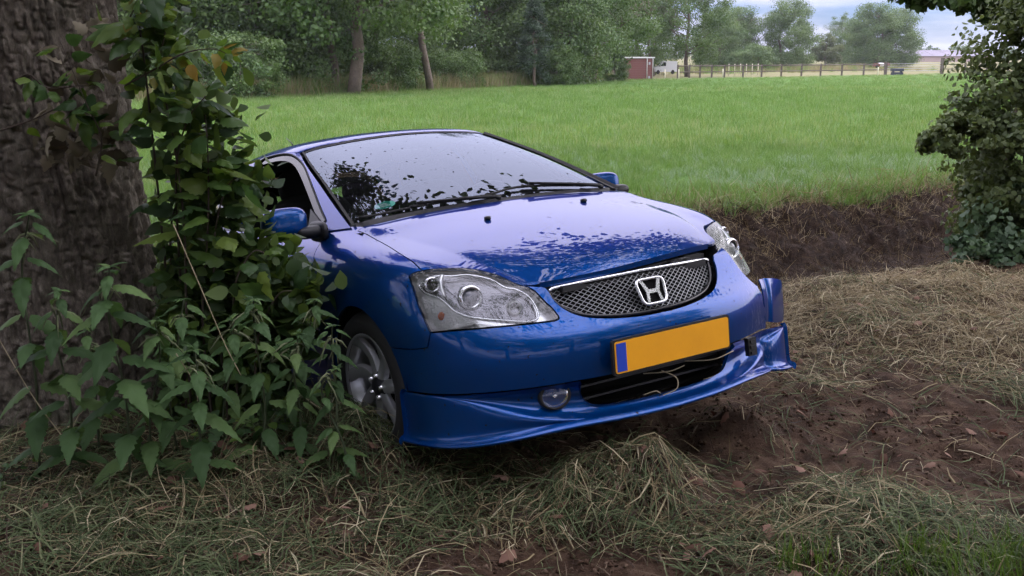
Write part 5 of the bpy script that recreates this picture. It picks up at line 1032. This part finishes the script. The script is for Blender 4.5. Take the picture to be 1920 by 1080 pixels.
BUSH, BL = bush('bramble_bush', 'leafy bramble bush pressed between the tree trunk and the car', 'bush', [
 [(330, 760, 4.15), (310, 500, 4.12), (285, 250, 4.05), (270, 110, 4.0), (262, 30, 3.95), (285, -40, 3.9)],
 [(350, 780, 4.1), (340, 560, 4.1), (330, 330, 4.05), (350, 230, 4.0), (385, 180, 3.95)],
 [(360, 800, 4.05), (350, 600, 4.0), (345, 420, 4.0), (325, 260, 4.0), (300, 130, 4.0), (310, 60, 4.0)],
 [(400, 800, 4.0), (380, 600, 4.0), (390, 420, 4.0), (390, 300, 4.0), (385, 215, 4.0)],
 [(430, 800, 4.0), (410, 620, 4.0), (400, 480, 4.0), (412, 390, 4.0), (430, 345, 4.0), (450, 330, 4.0)],
 [(450, 820, 3.95), (440, 640, 3.95), (440, 540, 3.95), (460, 490, 3.95), (480, 470, 3.95), (505, 480, 3.95)],
 [(480, 820, 3.9), (480, 660, 3.9), (500, 590, 3.9), (525, 550, 3.9), (550, 545, 3.9)],
 [(340, 700, 4.2), (320, 430, 4.2), (370, 340, 4.15), (420, 330, 4.1)],
 [(380, 800, 4.1), (410, 660, 4.1), (460, 590, 4.1), (510, 570, 4.1), (545, 610, 4.05)],
], OV, 270, .095, (.5, 1.3), 5)
# darker leaves deeper in the bush
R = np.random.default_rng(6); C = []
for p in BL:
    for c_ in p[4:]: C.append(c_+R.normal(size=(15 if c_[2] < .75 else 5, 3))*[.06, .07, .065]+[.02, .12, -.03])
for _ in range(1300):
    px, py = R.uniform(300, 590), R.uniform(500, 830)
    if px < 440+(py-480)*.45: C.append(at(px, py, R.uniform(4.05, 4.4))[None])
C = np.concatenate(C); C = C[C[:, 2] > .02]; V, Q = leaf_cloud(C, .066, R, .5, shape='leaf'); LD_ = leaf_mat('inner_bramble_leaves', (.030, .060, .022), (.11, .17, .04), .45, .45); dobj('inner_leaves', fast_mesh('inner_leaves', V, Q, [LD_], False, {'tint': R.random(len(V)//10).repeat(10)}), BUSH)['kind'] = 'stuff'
bush('bramble_shoot', 'yellowing creeper shoot reaching right from the trunk at the top', 'creeper', [
 [(235, 160, 3.95), (290, 130, 3.9), (345, 100, 3.88), (400, 92, 3.86), (432, 105, 3.86)], [(240, 40, 3.95), (250, 20, 3.9), (262, 5, 3.9)]], OV, 44, .05, (.5, .8), 12, .004, .45)
bush('trunk_creeper', 'creeper with withered leaves clinging to the front of the thick trunk', 'creeper', [
 [(0, 245, 3.95), (60, 225, 3.95), (120, 200, 3.95), (170, 215, 3.95)], [(30, 150, 3.95), (55, 140, 3.93), (90, 165, 3.93), (150, 160, 3.95), (200, 150, 4.0)], [(180, 330, 3.98), (190, 260, 3.96), (160, 190, 3.95), (110, 70, 3.98)]], OV, 46, .04, (.55, .9), 14, .004, 0)
WC = empty('withered_leaf_cluster'); tag(WC, 'cluster of pale withered leaves caught on the trunk bark', 'dead leaves'); R = np.random.default_rng(15)
for k in range(64):
    px, py = (R.uniform(60, 215), R.uniform(225, 300)) if k < 46 else (R.uniform(90, 215), R.uniform(40, 180)); put_leaf(WC, DL[k % 3], at(px, py, 4.02), R.normal(size=3)*[1, .3, 1], R.normal(size=3)+[0, -1.5, .3], R.uniform(.6, 1.3))
# ---- nettles
def nettle(label, base, top, seed, pairs=7, L0=1.0, lean=0):
    pairs += 2
    R = np.random.default_rng(seed); root = empty('nettle_plant'); tag(root, label, 'nettle', 'nettles around the trunk'); b0, t0 = at(*base), at(*top); b0[2] = float(height(b0[0], b0[1]))-.02
    p = crv([b0, b0*.6+t0*.4+R.normal(size=3)*.02, b0*.25+t0*.75+R.normal(size=3)*.02, t0], 8); mb = MB(); mb.tube(p, np.linspace(.005, .0025, len(p)), 6); mb.build('stem', STEM, root)
    for k in range(pairs):
        t_ = .15+.85*k/(pairs-1); i = min(int(t_*(len(p)-1)), len(p)-2); a = R.uniform(-.4, .4)+(k % 2)*math.pi/2+.3
        for s_ in (0, math.pi):
            d = np.array([math.cos(a+s_), math.sin(a+s_)*.8-.15, .15-.55*R.random()]); put_leaf(root, NL[R.integers(0, 4)], p[i]+d*.015, d, (0, -.2, 1), 1.22*L0*R.uniform(.75, 1.05)*(1.05-.45*t_**3))
    for k in range(7): d = R.normal(size=3); d[2] = abs(d[2])*.4; put_leaf(root, NL[k % 4], t0, d, (0, 0, 1), L0*.38)
    mb = MB()
    for k in range(9): d = R.normal(size=3)*.03; d[2] = -abs(d[2]); q = p[-4]+R.normal(size=3)*.012; mb.tube([q, q+d*.6, q+d*1.2+[0, 0, -.02]], [.003, .0035, .001], 5)
    mb.build('flower_tassels', mat('nettle_flower', (.14, .16, .08), .8), root)
nettle('tall nettle with pale flower tassels in front of the trunk', (235, 800, 3.42), (205, 500, 3.38), 1, 8, 1.15)
nettle('nettle at the left edge of the trunk with drooping leaves', (60, 770, 3.5), (55, 400, 3.45), 2, 7, 1.05)
nettle('nettle with long hanging leaves left of the tasselled one', (120, 790, 3.5), (110, 545, 3.45), 3, 6, 1.0)
nettle('low spreading nettle right of the tasselled one', (385, 830, 3.42), (365, 655, 3.4), 4, 5, .95)
nettle('bushy nettle at the foot of the trunk', (290, 830, 3.5), (290, 600, 3.48), 5, 7, .95)
nettle('paler nettle near the car wheel with upright leaves', (480, 800, 3.55), (475, 560, 3.5), 6, 6, .85)
nettle('small nettle just left of the car wheel', (560, 790, 3.6), (560, 625, 3.6), 7, 5, .75)
nettle('nettle half hidden between the trunk and the bramble', (330, 780, 3.75), (345, 560, 3.7), 8, 7, .95)
nettle('dark nettle low between trunk and bramble', (420, 800, 3.7), (430, 600, 3.7), 9, 7, .9)
nettle('nettle leaning towards the front wheel arch', (530, 790, 3.75), (590, 560, 3.75), 10, 6, .8)
nettle('nettle in the shade under the bramble', (470, 760, 3.85), (520, 640, 3.85), 11, 6, .9)
nettle('nettle right in front of the wheel arch edge', (612, 800, 3.55), (622, 610, 3.55), 13, 5, .7)
nettle('nettle at the left side of the front tyre', (640, 800, 3.5), (632, 690, 3.5), 14, 4, .6)
nettle('nettle behind the tasselled one against the bark', (180, 780, 3.75), (160, 620, 3.7), 12, 6, .9)
def lowplant(label, base, seed, n=22, r=.12):
    R = np.random.default_rng(seed); root = empty('ground_plant'); tag(root, label, 'plant', 'low green plants in the cut grass'); c_ = gp(*base); c_[2] = float(height(c_[0], c_[1])); mb = MB()
    for k in range(n):
        a = R.uniform(0, 2*math.pi); l = r*R.uniform(.3, 1); q = c_+np.array([math.cos(a)*l, math.sin(a)*l, R.uniform(.03, .13)]); mb.tube([c_, (c_+q)/2+[0, 0, .02], q], .0014, 4, cap=False); put_leaf(root, SMALL[k % 3], q, (math.cos(a), math.sin(a), -.1), (0, -.2, 1), R.uniform(.7, 1.15))
    mb.build('stems', STEM, root)['kind'] = 'stuff'
lowplant('round leaved plant right beside the car wheel', (655, 800), 1, 16, .10); lowplant('round leaved plant in the cut grass left of the wheel', (600, 835), 2, 20, .12); lowplant('low plant under the spreading nettle', (500, 880), 3, 24, .14); lowplant('low green plant at the foot of the bramble', (430, 890), 4, 22, .14); lowplant('small plant at the left edge of the cut grass', (10, 930), 5, 14, .1); lowplant('clover like plant among the wheel side hay', (545, 850), 6, 18, .11)
# dry stalks
for lab, q in (('pale dry stalk leaning against the trunk foot', [(-10, 620, 3.5), (60, 740, 3.45), (125, 830, 3.4)]), ('thin bent twig standing in the bramble', [(325, 420, 3.7), (385, 560, 3.65), (420, 640, 3.65), (452, 705, 3.62)]), ('short dry stem by the spreading nettle', [(330, 660, 3.4), (365, 720, 3.4), (375, 790, 3.38)])):
    mb = MB(); mb.tube(crv([at(*p)+np.array([0, 0, .006*math.sin(9*p[0])]) for p in q], 6), .0019, 6); tag(mb.build('dry_stalk', STRAW), lab, 'stalk', 'dry stalks by the trunk')
# ---- hedge bush and tree at the right
R = np.random.default_rng(44)
def shrub(name, label, cat, blobs, leaf, lm, per, seed, stems, clump=None, group=None):
    R = np.random.default_rng(seed); root = empty(name); tag(root, label, cat, group); P = []; T_ = []; O_ = []
    for (c_, rad, ncl) in blobs:
        C, O, T1 = crown_points(R, rad, ncl, per, clump or .34*min(rad)); P.append(C+c_); T_.append(T1); O_.append(O)
    P = np.concatenate(P); O_ = np.concatenate(O_); T_ = np.concatenate(T_); k = P[:, 2] > height(P[:, 0], P[:, 1])+.02; V, Q = leaf_cloud(P[k], leaf, R, .25, O_[k], shape='leaf'); dobj('crown', fast_mesh('crown', V, Q, [lm], False, {'tint': np.repeat(T_[k], 10)}), root)
    mb = MB()
    for p0, p1, r0_ in stems:
        pts = limb(mb, p0, p1, r0_, r0_*.25, R, .08, 7, 8)
        for _ in range(5):
            q = np.array(pts[R.integers(2, 7)])
            if r0_ < .05 or q[2] > 1.9: limb(mb, q, q+R.normal(size=3)*[.3, .3, .3]+[0, 0, .12], r0_*.3, r0_*.1, R, .1, 5, 5)
    mb.build('branches', BARKM, root); return root
LM_HEDGE = leaf_mat('hedge_leaves', (.048, .074, .024), (.14, .18, .06), .3); LM_LOW = leaf_mat('low_shrub_leaves', (.036, .070, .034), (.10, .155, .075), .3)
shrub('hedge_bush', 'brownish green bush at the right edge above the ditch', 'bush', [((4.22, 8.4, .95), (.62, .6, 1.15), 130), ((3.60, 8.1, .92), (.42, .3, .20), 44), ((4.05, 8.1, .30), (.46, .4, .40), 44), ((4.40, 8.3, 1.7), (.60, .5, .62), 66), ((4.65, 8.2, .4), (.6, .5, .7), 60)], .040, LM_HEDGE, 120, 3, [((4.1, 8.4, -.3), (4.1, 8.2, 1.5), .03), ((4.2, 8.4, -.3), (4.5, 8.2, 1.8), .03)])
shrub('low_shrub', 'low blue green shrub under the hedge bush at the ditch', 'shrub', [((4.30, 7.9, .15), (.85, .5, .50), 60), ((3.75, 7.8, -.05), (.45, .35, .34), 26)], .046, LM_LOW, 90, 4, [((4.2, 8.1, -.3), (4.2, 8.0, .4), .012)])
shrub('hedge_tree', 'tree at the top right corner whose branches hang over the field', 'tree', [((5.15, 10.2, 2.55), (1.05, .9, .72), 70), ((4.32, 10.0, 2.16), (.74, .5, .38), 64), ((5.5, 10.2, 4.6), (2.0, 1.8, 1.6), 70)], .065, LM_OAK, 90, 5, [((4.78, 10.5, -.3), (4.9, 10.4, 2.7), .13), ((4.9, 10.4, 2.3), (4.05, 10.0, 2.12), .022), ((4.9, 10.4, 2.0), (6.0, 10.2, 3.6), .06)])
# ================================================================== GRASS, HAY, LITTER
def blade_set(seed, n, L0, L1, wd, stand, rad, mat_, curve=.5):
    """n ribbon blades in one small clump; stand 0 = lying, 1 = upright"""
    R = np.random.default_rng(seed); V = []; F = []; m_ = 4
    for k in range(n):
        a = R.uniform(0, 2*math.pi); l = R.uniform(L0, L1); o = R.normal(size=2)*rad; tilt = math.radians(90)*stand*R.uniform(.75, 1.05) if stand > .3 else R.uniform(-.15, .45)
        d = np.array([math.cos(a)*math.cos(tilt), math.sin(a)*math.cos(tilt), math.sin(tilt)]); bend = np.array([math.cos(a+R.uniform(-1, 1)), math.sin(a+R.uniform(-1, 1)), -.7])*curve*R.uniform(.3, 1.2)
        sd_ = np.cross(d, [0, 0, 1]) if stand < .8 else np.array([math.cos(a+1.3), math.sin(a+1.3), 0]); sd_ = sd_/(np.linalg.norm(sd_)+1e-9); tw = R.uniform(-.8, .8); i0 = len(V); p = np.array([o[0], o[1], R.uniform(0, .02) if stand < .3 else 0.])
        for i in range(m_):
            t_ = i/(m_-1); q = p+d*l*t_+bend*l*t_*t_*.6; w_ = wd*(1-.8*t_**2)*.5; s2 = sd_*math.cos(tw*t_)+np.array([0, 0, 1])*math.sin(tw*t_)*(.6 if stand < .8 else 0); V += [q-s2*w_, q+s2*w_]
        F += [(i0+2*i, i0+2*i+1, i0+2*i+3, i0+2*i+2) for i in range(m_-1)]
    V = np.array(V)
    if stand < .3: V[:, 2] = np.maximum(V[:, 2], -.01)
    return mesh_data('blades', V, F, mat_)
HAY_DRY = leaf_mat('dry_hay', [(0, (.085, .060, .030)), (.4, (.16, .125, .062)), (.8, (.25, .205, .115)), (1, (.36, .31, .20))], None, .2, .75, .2, obj_rand=True); HAY_GRN = leaf_mat('fresh_cut_grass', [(0, (.026, .040, .016)), (.5, (.050, .076, .030)), (.85, (.085, .11, .05)), (1, (.16, .165, .085))], None, .25, .65, .25, obj_rand=True); HAY_BRN = leaf_mat('rotten_grass_bank', [(0, (.012, .008, .005)), (.6, (.034, .023, .015)), (1, (.095, .07, .046))], None, .1, .85, .1, obj_rand=True); GR_F = leaf_mat('field_grass', [(0, (.064, .135, .026)), (.5, (.100, .185, .042)), (.85, (.132, .215, .062)), (1, (.185, .235, .105))], None, .4, .5, .35, obj_rand=True); GR_B = leaf_mat('lush_grass', [(0, (.05, .10, .02)), (1, (.10, .165, .035))], None, .4, .45, .35, obj_rand=True); GR_DRY = leaf_mat('seeding_grass', [(0, (.14, .13, .06)), (1, (.27, .24, .13))], None, .3, .7, .2, obj_rand=True); LIT = leaf_mat('leaf_litter', [(0, (.055, .028, .018)), (.6, (.13, .070, .048)), (1, (.24, .15, .11))], None, .15, .8, .15, obj_rand=True)
GR_Y = leaf_mat('pale_field_grass', [(0, (.10, .165, .040)), (.6, (.145, .215, .060)), (1, (.22, .26, .11))], None, .4, .5, .35, obj_rand=True)
GR_S = leaf_mat('silvery_grass', [(0, (.10, .18, .075)), (1, (.17, .23, .13))], None, .35, .35, .5, obj_rand=True)
def proto(name, meshes):
    c = bpy.data.collections.new(name)
    for k, me in enumerate(meshes): c.objects.link(bpy.data.objects.new(f'{name}_{k:02d}', me))
    return c
def scatter(name, pts, rot, scl, idx, coll, label, cat='grass'):
    n = len(pts); me = bpy.data.meshes.new(name); me.vertices.add(n); me.vertices.foreach_set('co', np.ascontiguousarray(pts, np.float32).ravel())
    a = me.attributes.new('rot', 'FLOAT_VECTOR', 'POINT'); a.data.foreach_set('vector', np.ascontiguousarray(rot, np.float32).ravel()); a = me.attributes.new('scl', 'FLOAT', 'POINT'); a.data.foreach_set('value', np.ascontiguousarray(scl, np.float32)); a = me.attributes.new('idx', 'INT', 'POINT'); a.data.foreach_set('value', np.ascontiguousarray(idx, np.int32)); me.update()
    o = dobj(name, me); g = bpy.data.node_groups.new(name, 'GeometryNodeTree'); g.interface.new_socket('Geometry', in_out='INPUT', socket_type='NodeSocketGeometry'); g.interface.new_socket('Geometry', in_out='OUTPUT', socket_type='NodeSocketGeometry')
    gi, go = g.nodes.new('NodeGroupInput'), g.nodes.new('NodeGroupOutput'); ip = g.nodes.new('GeometryNodeInstanceOnPoints'); ci = g.nodes.new('GeometryNodeCollectionInfo'); ci.inputs['Collection'].default_value = coll; ci.inputs['Separate Children'].default_value = True; ci.inputs['Reset Children'].default_value = True
    ip.inputs['Pick Instance'].default_value = True
    for nm, ty, so in (('rot', 'FLOAT_VECTOR', 'Rotation'), ('scl', 'FLOAT', 'Scale'), ('idx', 'INT', 'Instance Index')):
        na_ = g.nodes.new('GeometryNodeInputNamedAttribute'); na_.data_type = ty; na_.inputs['Name'].default_value = nm; g.links.new(na_.outputs['Attribute'], ip.inputs[so])
    g.links.new(gi.outputs[0], ip.inputs['Points']); g.links.new(ci.outputs[0], ip.inputs['Instance']); g.links.new(ip.outputs[0], go.inputs[0])
    md = o.modifiers.new('scatter', 'NODES'); md.node_group = g; tag(o, label, cat, kind='stuff'); return o
def rnd_in_view(R, n, y0, y1, p=1.0, marg=.6):
    """points in the view wedge, density falling with depth by power p"""
    y = (R.random(n)*(y1**(2-p)-y0**(2-p))+y0**(2-p))**(1/(2-p)); x = R.uniform(-1, 1, n)*(.515*y+marg); return x, y
# ---- field grass
R = np.random.default_rng(21)
FG = proto('field_tuft', [blade_set(100+k, 22, .10, .26, .006, 1., .05, GR_F, .45) for k in range(5)]+[blade_set(120+k, 26, .14, .30, .012, 1., .22, GR_F, .4) for k in range(4)]+[blade_set(140+k, 22, .12, .28, .007, .75, .06, GR_S, .8) for k in range(3)]+[blade_set(160+k, 22, .10, .26, .006, 1., .05, GR_Y, .45) for k in range(3)]+[blade_set(170+k, 26, .14, .30, .012, 1., .22, GR_Y, .4) for k in range(2)])
x, y = rnd_in_view(R, 22000, 7.5, 18, .8); n_ = ditch_n(x, y); k = (n_+.3*vnoise(x*2.5, y*2.5) > 2.85); x, y, n_ = x[k], y[k], n_[k]
x2, y2 = rnd_in_view(R, 34000, 17, 125, 1.25, 3); k = (y2 < edge_y(x2)+.5) & (ditch_n(x2, y2) > 3); x2, y2 = x2[k], y2[k]
z, z2 = height(x, y), height(x2, y2)
hv = .8+.35*fbm(x*.5, y*.5, 3)+.2*np.exp(-((n_-3.3)/.5)**2)
pts = np.concatenate([np.stack([x, y, z], 1), np.stack([x2, y2, z2], 1)]); m_ = len(pts)
rot = np.stack([R.normal(size=m_)*.12, R.normal(size=m_)*.12, R.uniform(0, 6.28, m_)], 1); scl = np.concatenate([.8*hv*R.uniform(.7, 1.3, len(x)), R.uniform(.75, 1.25, len(x2))*np.interp(y2, [17, 40, 70, 120], [.72, .75, .6, .5])]); sil = (R.random(len(x)) < .06+.7*np.clip(fbm(x*.35+3, y*.55, 3), 0, .5)); idx = np.concatenate([np.where(sil, R.integers(9, 12, len(x)), np.where(R.random(len(x)) < .16+.8*fbm(x*.22, y*.22, 3), R.integers(12, 15, len(x)), R.integers(0, 5, len(x)))), np.where(R.random(len(x2)) < .22+.8*fbm(x2*.07, y2*.09, 3), R.integers(15, 17, len(x2)), R.integers(5, 9, len(x2)))])
scatter('field_grass', pts, rot, scl, idx, FG, 'bright green meadow grass covering the field beyond the ditch')
# ---- hay on the verge
R = np.random.default_rng(22)
SOIL = [(*gp(820, 1050)[:2], .34, .16), (*gp(1480, 800)[:2], .40, .30), (*gp(1690, 790)[:2], .45, .22), (*gp(1330, 950)[:2], .22, .12), (*gp(1100, 1040)[:2], .25, .12), (*gp(1850, 850)[:2], .45, .2), (*gp(620, 980)[:2], .2, .1)]
def soil_amt(x, y):
    s_ = 0
    for cx_, cy_, rx_, ry_ in SOIL: s_ = np.maximum(s_, np.exp(-(((x-cx_)/rx_)**2+((y-cy_)/ry_)**2)))
    return s_
def hay_tint(name, stops, tr): return leaf_mat(name, stops, None, tr, .7, .2)
HM = [hay_tint('dry_hay', [(0, (.090, .068, .034)), (.4, (.19, .150, .078)), (.8, (.31, .26, .15)), (1, (.46, .41, .27))], .2), hay_tint('fresh_cut_grass', [(0, (.034, .050, .020)), (.5, (.068, .098, .040)), (.85, (.115, .142, .064)), (1, (.21, .21, .115))], .25), hay_tint('rotten_grass', [(0, (.022, .015, .010)), (.6, (.060, .040, .026)), (1, (.13, .095, .062))], .1)]
nC = 480000; x, y = rnd_in_view(R, nC, 2.75, 8.6, .9, .25); n_ = ditch_n(x, y)
hp = sum(np.exp(-((x-a)**2+(y-b)**2)/(r*1.15)**2)*h for a, b, r, h in HEAPS)
pat = fbm(x*1.6, y*1.6, 3); d = .10+.80*np.clip(pat+.06, -.4, .8)-.55*soil_amt(x, y)+4.0*hp+.25*sstep(4.6, 5.6, y)*sstep(.6, 1.2, x); d = np.clip(d, .03, 1)
d = np.where(n_ > .05, np.minimum(d, .14), d)*np.interp(y, [2.8, 4, 6, 8.5], [.75, .75, .6, .45]); k = (R.random(nC) < d) & (n_ < 1.6); x, y, n_, hp = x[k], y[k], n_[k], hp[k]; m_ = len(x)
left = sstep(.2, -.5, x); far = sstep(4.2, 5.4, y)*sstep(.6, 1.2, x); u = R.random(m_); clump = vnoise(x*3.2+9, y*3.2); pd = .25+.46*far-.04*left+.5*clump; pb = .20+.30*soil_amt(x, y); mi_ = np.where(u < pd, 0, np.where(u < pd+pb, 2, 1))
a = R.uniform(0, 2*math.pi, m_)+1.2*vnoise(x*5, y*5); Lh = R.uniform(.03, .19, m_)*(1-.35*(mi_ == 2)); bend = R.normal(size=m_)*.32; arch = np.abs(R.normal(size=m_))*.10; tilt = np.clip(R.normal(size=m_)*.20+.06, -.08, .7); lift = R.random(m_)*(.010+.22*np.clip(hp, 0, .2)); wd = .0020+.0045*R.random(m_)**2.2
tt = np.linspace(0, 1, 4); dx, dy = np.cos(a), np.sin(a); Vh = np.zeros((m_, 4, 2, 3)); roll = R.uniform(-.7, .7, m_)
for i, t_ in enumerate(tt):
    cx_ = x+Lh*(dx*t_-dy*bend*t_*t_); cy_ = y+Lh*(dy*t_+dx*bend*t_*t_); cz_ = height(cx_, cy_)+lift+Lh*(arch*math.sin(math.pi*t_)+tilt*t_)+.003; w_ = wd*.5*(1-.75*t_**2)
    for s_, q in ((-1, 0), (1, 1)): Vh[:, i, q] = np.stack([cx_-s_*dy*w_*np.cos(roll), cy_+s_*dx*w_*np.cos(roll), cz_+s_*w_*np.sin(roll)], 1)
b0 = np.arange(m_)[:, None]*8; Qh = np.concatenate([b0+np.array([[2*i, 2*i+1, 2*i+3, 2*i+2]]) for i in range(3)], 1).reshape(-1, 4)
HAY = dobj('cut_hay', fast_mesh('cut_hay', Vh.reshape(-1, 3), Qh, HM, True, {'tint': np.repeat(R.random(m_), 8)})); HAY.data.polygons.foreach_set('material_index', np.repeat(mi_, 3).astype(np.int32)); tag(HAY, 'mown hay and cut grass strewn over the verge round the car', 'hay', kind='stuff'); print('hay blades', m_)
# ---- dead grass and roots on the far bank of the ditch
R = np.random.default_rng(23); BC = proto('bank_debris', [blade_set(300+k, 9, .05, .16, .0045, .6, .05, HAY_BRN, .8) for k in range(4)]+[blade_set(310+k, 8, .06, .20, .004, .75, .05, HAY_DRY, .8) for k in range(2)]+[blade_set(320+k, 12, .10, .24, .005, .9, .05, GR_F, .6) for k in range(2)])
x, y = rnd_in_view(R, 26000, 4.5, 13.5, .8, 1.2); n_ = ditch_n(x, y); k = (n_ > .9) & (n_ < 3.25) & (R.random(len(x)) < .6+.4*sstep(1.6, 2.9, n_)); x, y, n_ = x[k], y[k], n_[k]; m_ = len(x); u = R.random(m_); top_ = sstep(2.3, 2.95, n_)
idx = np.where(u < .36+.34*top_, R.integers(4, 6, m_), np.where(u > 1-.45*sstep(2.6, 3.1, n_), R.integers(6, 8, m_), R.integers(0, 4, m_)))
scatter('bank_debris', np.stack([x, y, height(x, y)-.005], 1), np.stack([R.normal(size=m_)*.5, R.normal(size=m_)*.5, R.uniform(0, 6.28, m_)], 1), R.uniform(.6, 1.25, m_)*(1+.5*top_), idx, BC, 'dead brown grass and roots on the far bank of the ditch')
# ---- earth crumbs
R = np.random.default_rng(24)
def crumb(seed):
    Rn = np.random.default_rng(seed); m_ = MB().sq((0, 0, 0), (1, .8, .6), .9, 8); v = np.concatenate(m_.v); v *= (1+.25*Rn.normal(size=(len(v), 1))); return mesh_data('crumb', v*.011, m_.f, CRM)
CRM = leaf_mat('earth_crumb', [(0, (.040, .024, .015)), (.7, (.075, .047, .031)), (1, (.15, .105, .075))], None, .0, .95, .1, obj_rand=True); CC = proto('earth_crumb', [crumb(k) for k in range(4)])
x, y = rnd_in_view(R, 30000, 2.75, 9, .8, .3); n_ = ditch_n(x, y); k = (n_ < 3.0) & (R.random(len(x)) < .35+.6*soil_amt(x, y)+.5*(n_ > .2)); x, y = x[k], y[k]; m_ = len(x)
scatter('earth_crumbs', np.stack([x, y, height(x, y)+.002], 1), R.uniform(0, 6.28, (m_, 3)), R.uniform(.25, 1.05, m_)**1.5, R.integers(0, 4, m_), CC, 'crumbs of brown earth on the verge and in the ditch', 'earth')
# ---- fallen leaves
R = np.random.default_rng(25); FL = proto('fallen_leaf', [leaf_mesh('fallen_leaf', .045, .034, [LIT], .15, .4, .5, 7, seed=k+60) for k in range(4)])
x, y = rnd_in_view(R, 520, 2.8, 7.5, .8, .2); k = (ditch_n(x, y) < 0) & (R.random(len(x)) < .55); x, y = x[k], y[k]
ex = np.array([gp(px, py)[:2] for px, py in ((455, 920), (320, 950), (430, 985), (640, 970), (1140, 940), (1150, 960), (1135, 955), (1010, 905), (600, 1000), (1340, 1050), (1440, 1010), (1710, 1060))]+[gp(470+R.uniform(-45, 45), 890+R.uniform(-25, 25))[:2] for _ in range(26)]); x = np.concatenate([x, ex[:, 0]]); y = np.concatenate([y, ex[:, 1]]); m_ = len(x)
scatter('fallen_leaves', np.stack([x, y, height(x, y)+.022+.02*R.random(m_)], 1), np.stack([R.normal(size=m_)*.35, R.normal(size=m_)*.35, R.uniform(0, 6.28, m_)], 1), R.uniform(.7, 1.6, m_), R.integers(0, 4, m_), FL, 'brown fallen leaves scattered over the verge', 'leaves')
# ---- fresh grass tufts sprouting at the bottom right, tall dry grass along the wood
R = np.random.default_rng(26); LG_ = proto('fresh_tuft', [blade_set(400+k, 30, .06, .15, .0045, 1., .05, GR_B, .4) for k in range(3)])
c_ = [(1690, 1050), (1730, 1070), (1790, 1060), (1840, 1050), (1900, 1065), (1500, 1075), (1770, 1085), (1880, 1085), (1560, 1090), (1690, 1090), (1910, 1040)]; p = np.concatenate([[gp(px+R.normal()*22, py+R.normal()*10)[:2] for _ in range(4)] for px, py in c_]); m_ = len(p)
scatter('fresh_grass', np.stack([p[:, 0], p[:, 1], height(p[:, 0], p[:, 1])], 1), np.stack([R.normal(size=m_)*.25, R.normal(size=m_)*.25, R.uniform(0, 6.28, m_)], 1), R.uniform(.4, .9, m_), R.integers(0, 3, m_), LG_, 'fresh bright green grass sprouting at the near right corner')
R = np.random.default_rng(27); TG = proto('tall_grass', [blade_set(420+k, 40, .5, 1.1, .022, 1., .35, GR_DRY if k < 3 else GR_F, .25) for k in range(5)])
x = np.concatenate([R.uniform(-16, 8, 2200), R.uniform(11, 60, 500)]); y = edge_y(x)+np.where(x < 9, R.uniform(.2, 7, 2700)**1.3, R.uniform(22, 60, 2700)); m_ = len(x)
scatter('tall_grass', np.stack([x, y, height(x, y)], 1), np.stack([R.normal(size=m_)*.1, R.normal(size=m_)*.1, R.uniform(0, 6.28, m_)], 1), R.uniform(.5, 1.1, m_), R.integers(0, 5, m_), TG, 'tall seeding grass along the far edge of the field')
# ================================================================== THIN EVENING HAZE
mb = MB(); mb.box((-1900, -460, -3), (1900, 2600, 21)); HZ = mb.build('haze', None, smooth=False); HZ.data.materials.clear()
hm = bpy.data.materials.new('haze'); hm.use_nodes = True; t = hm.node_tree
for n in list(t.nodes): t.nodes.remove(n)
pv = t.nodes.new('ShaderNodeVolumePrincipled'); pv.inputs['Color'].default_value = (.88, .92, 1, 1); pv.inputs['Density'].default_value = .00022; pv.inputs['Anisotropy'].default_value = 0.2
oo = t.nodes.new('ShaderNodeOutputMaterial'); t.links.new(pv.outputs[0], oo.inputs['Volume']); HZ.data.materials.append(hm); tag(HZ, 'thin bluish evening haze over the fields', 'haze', kind='stuff')
sc.cycles.volume_bounces = 0
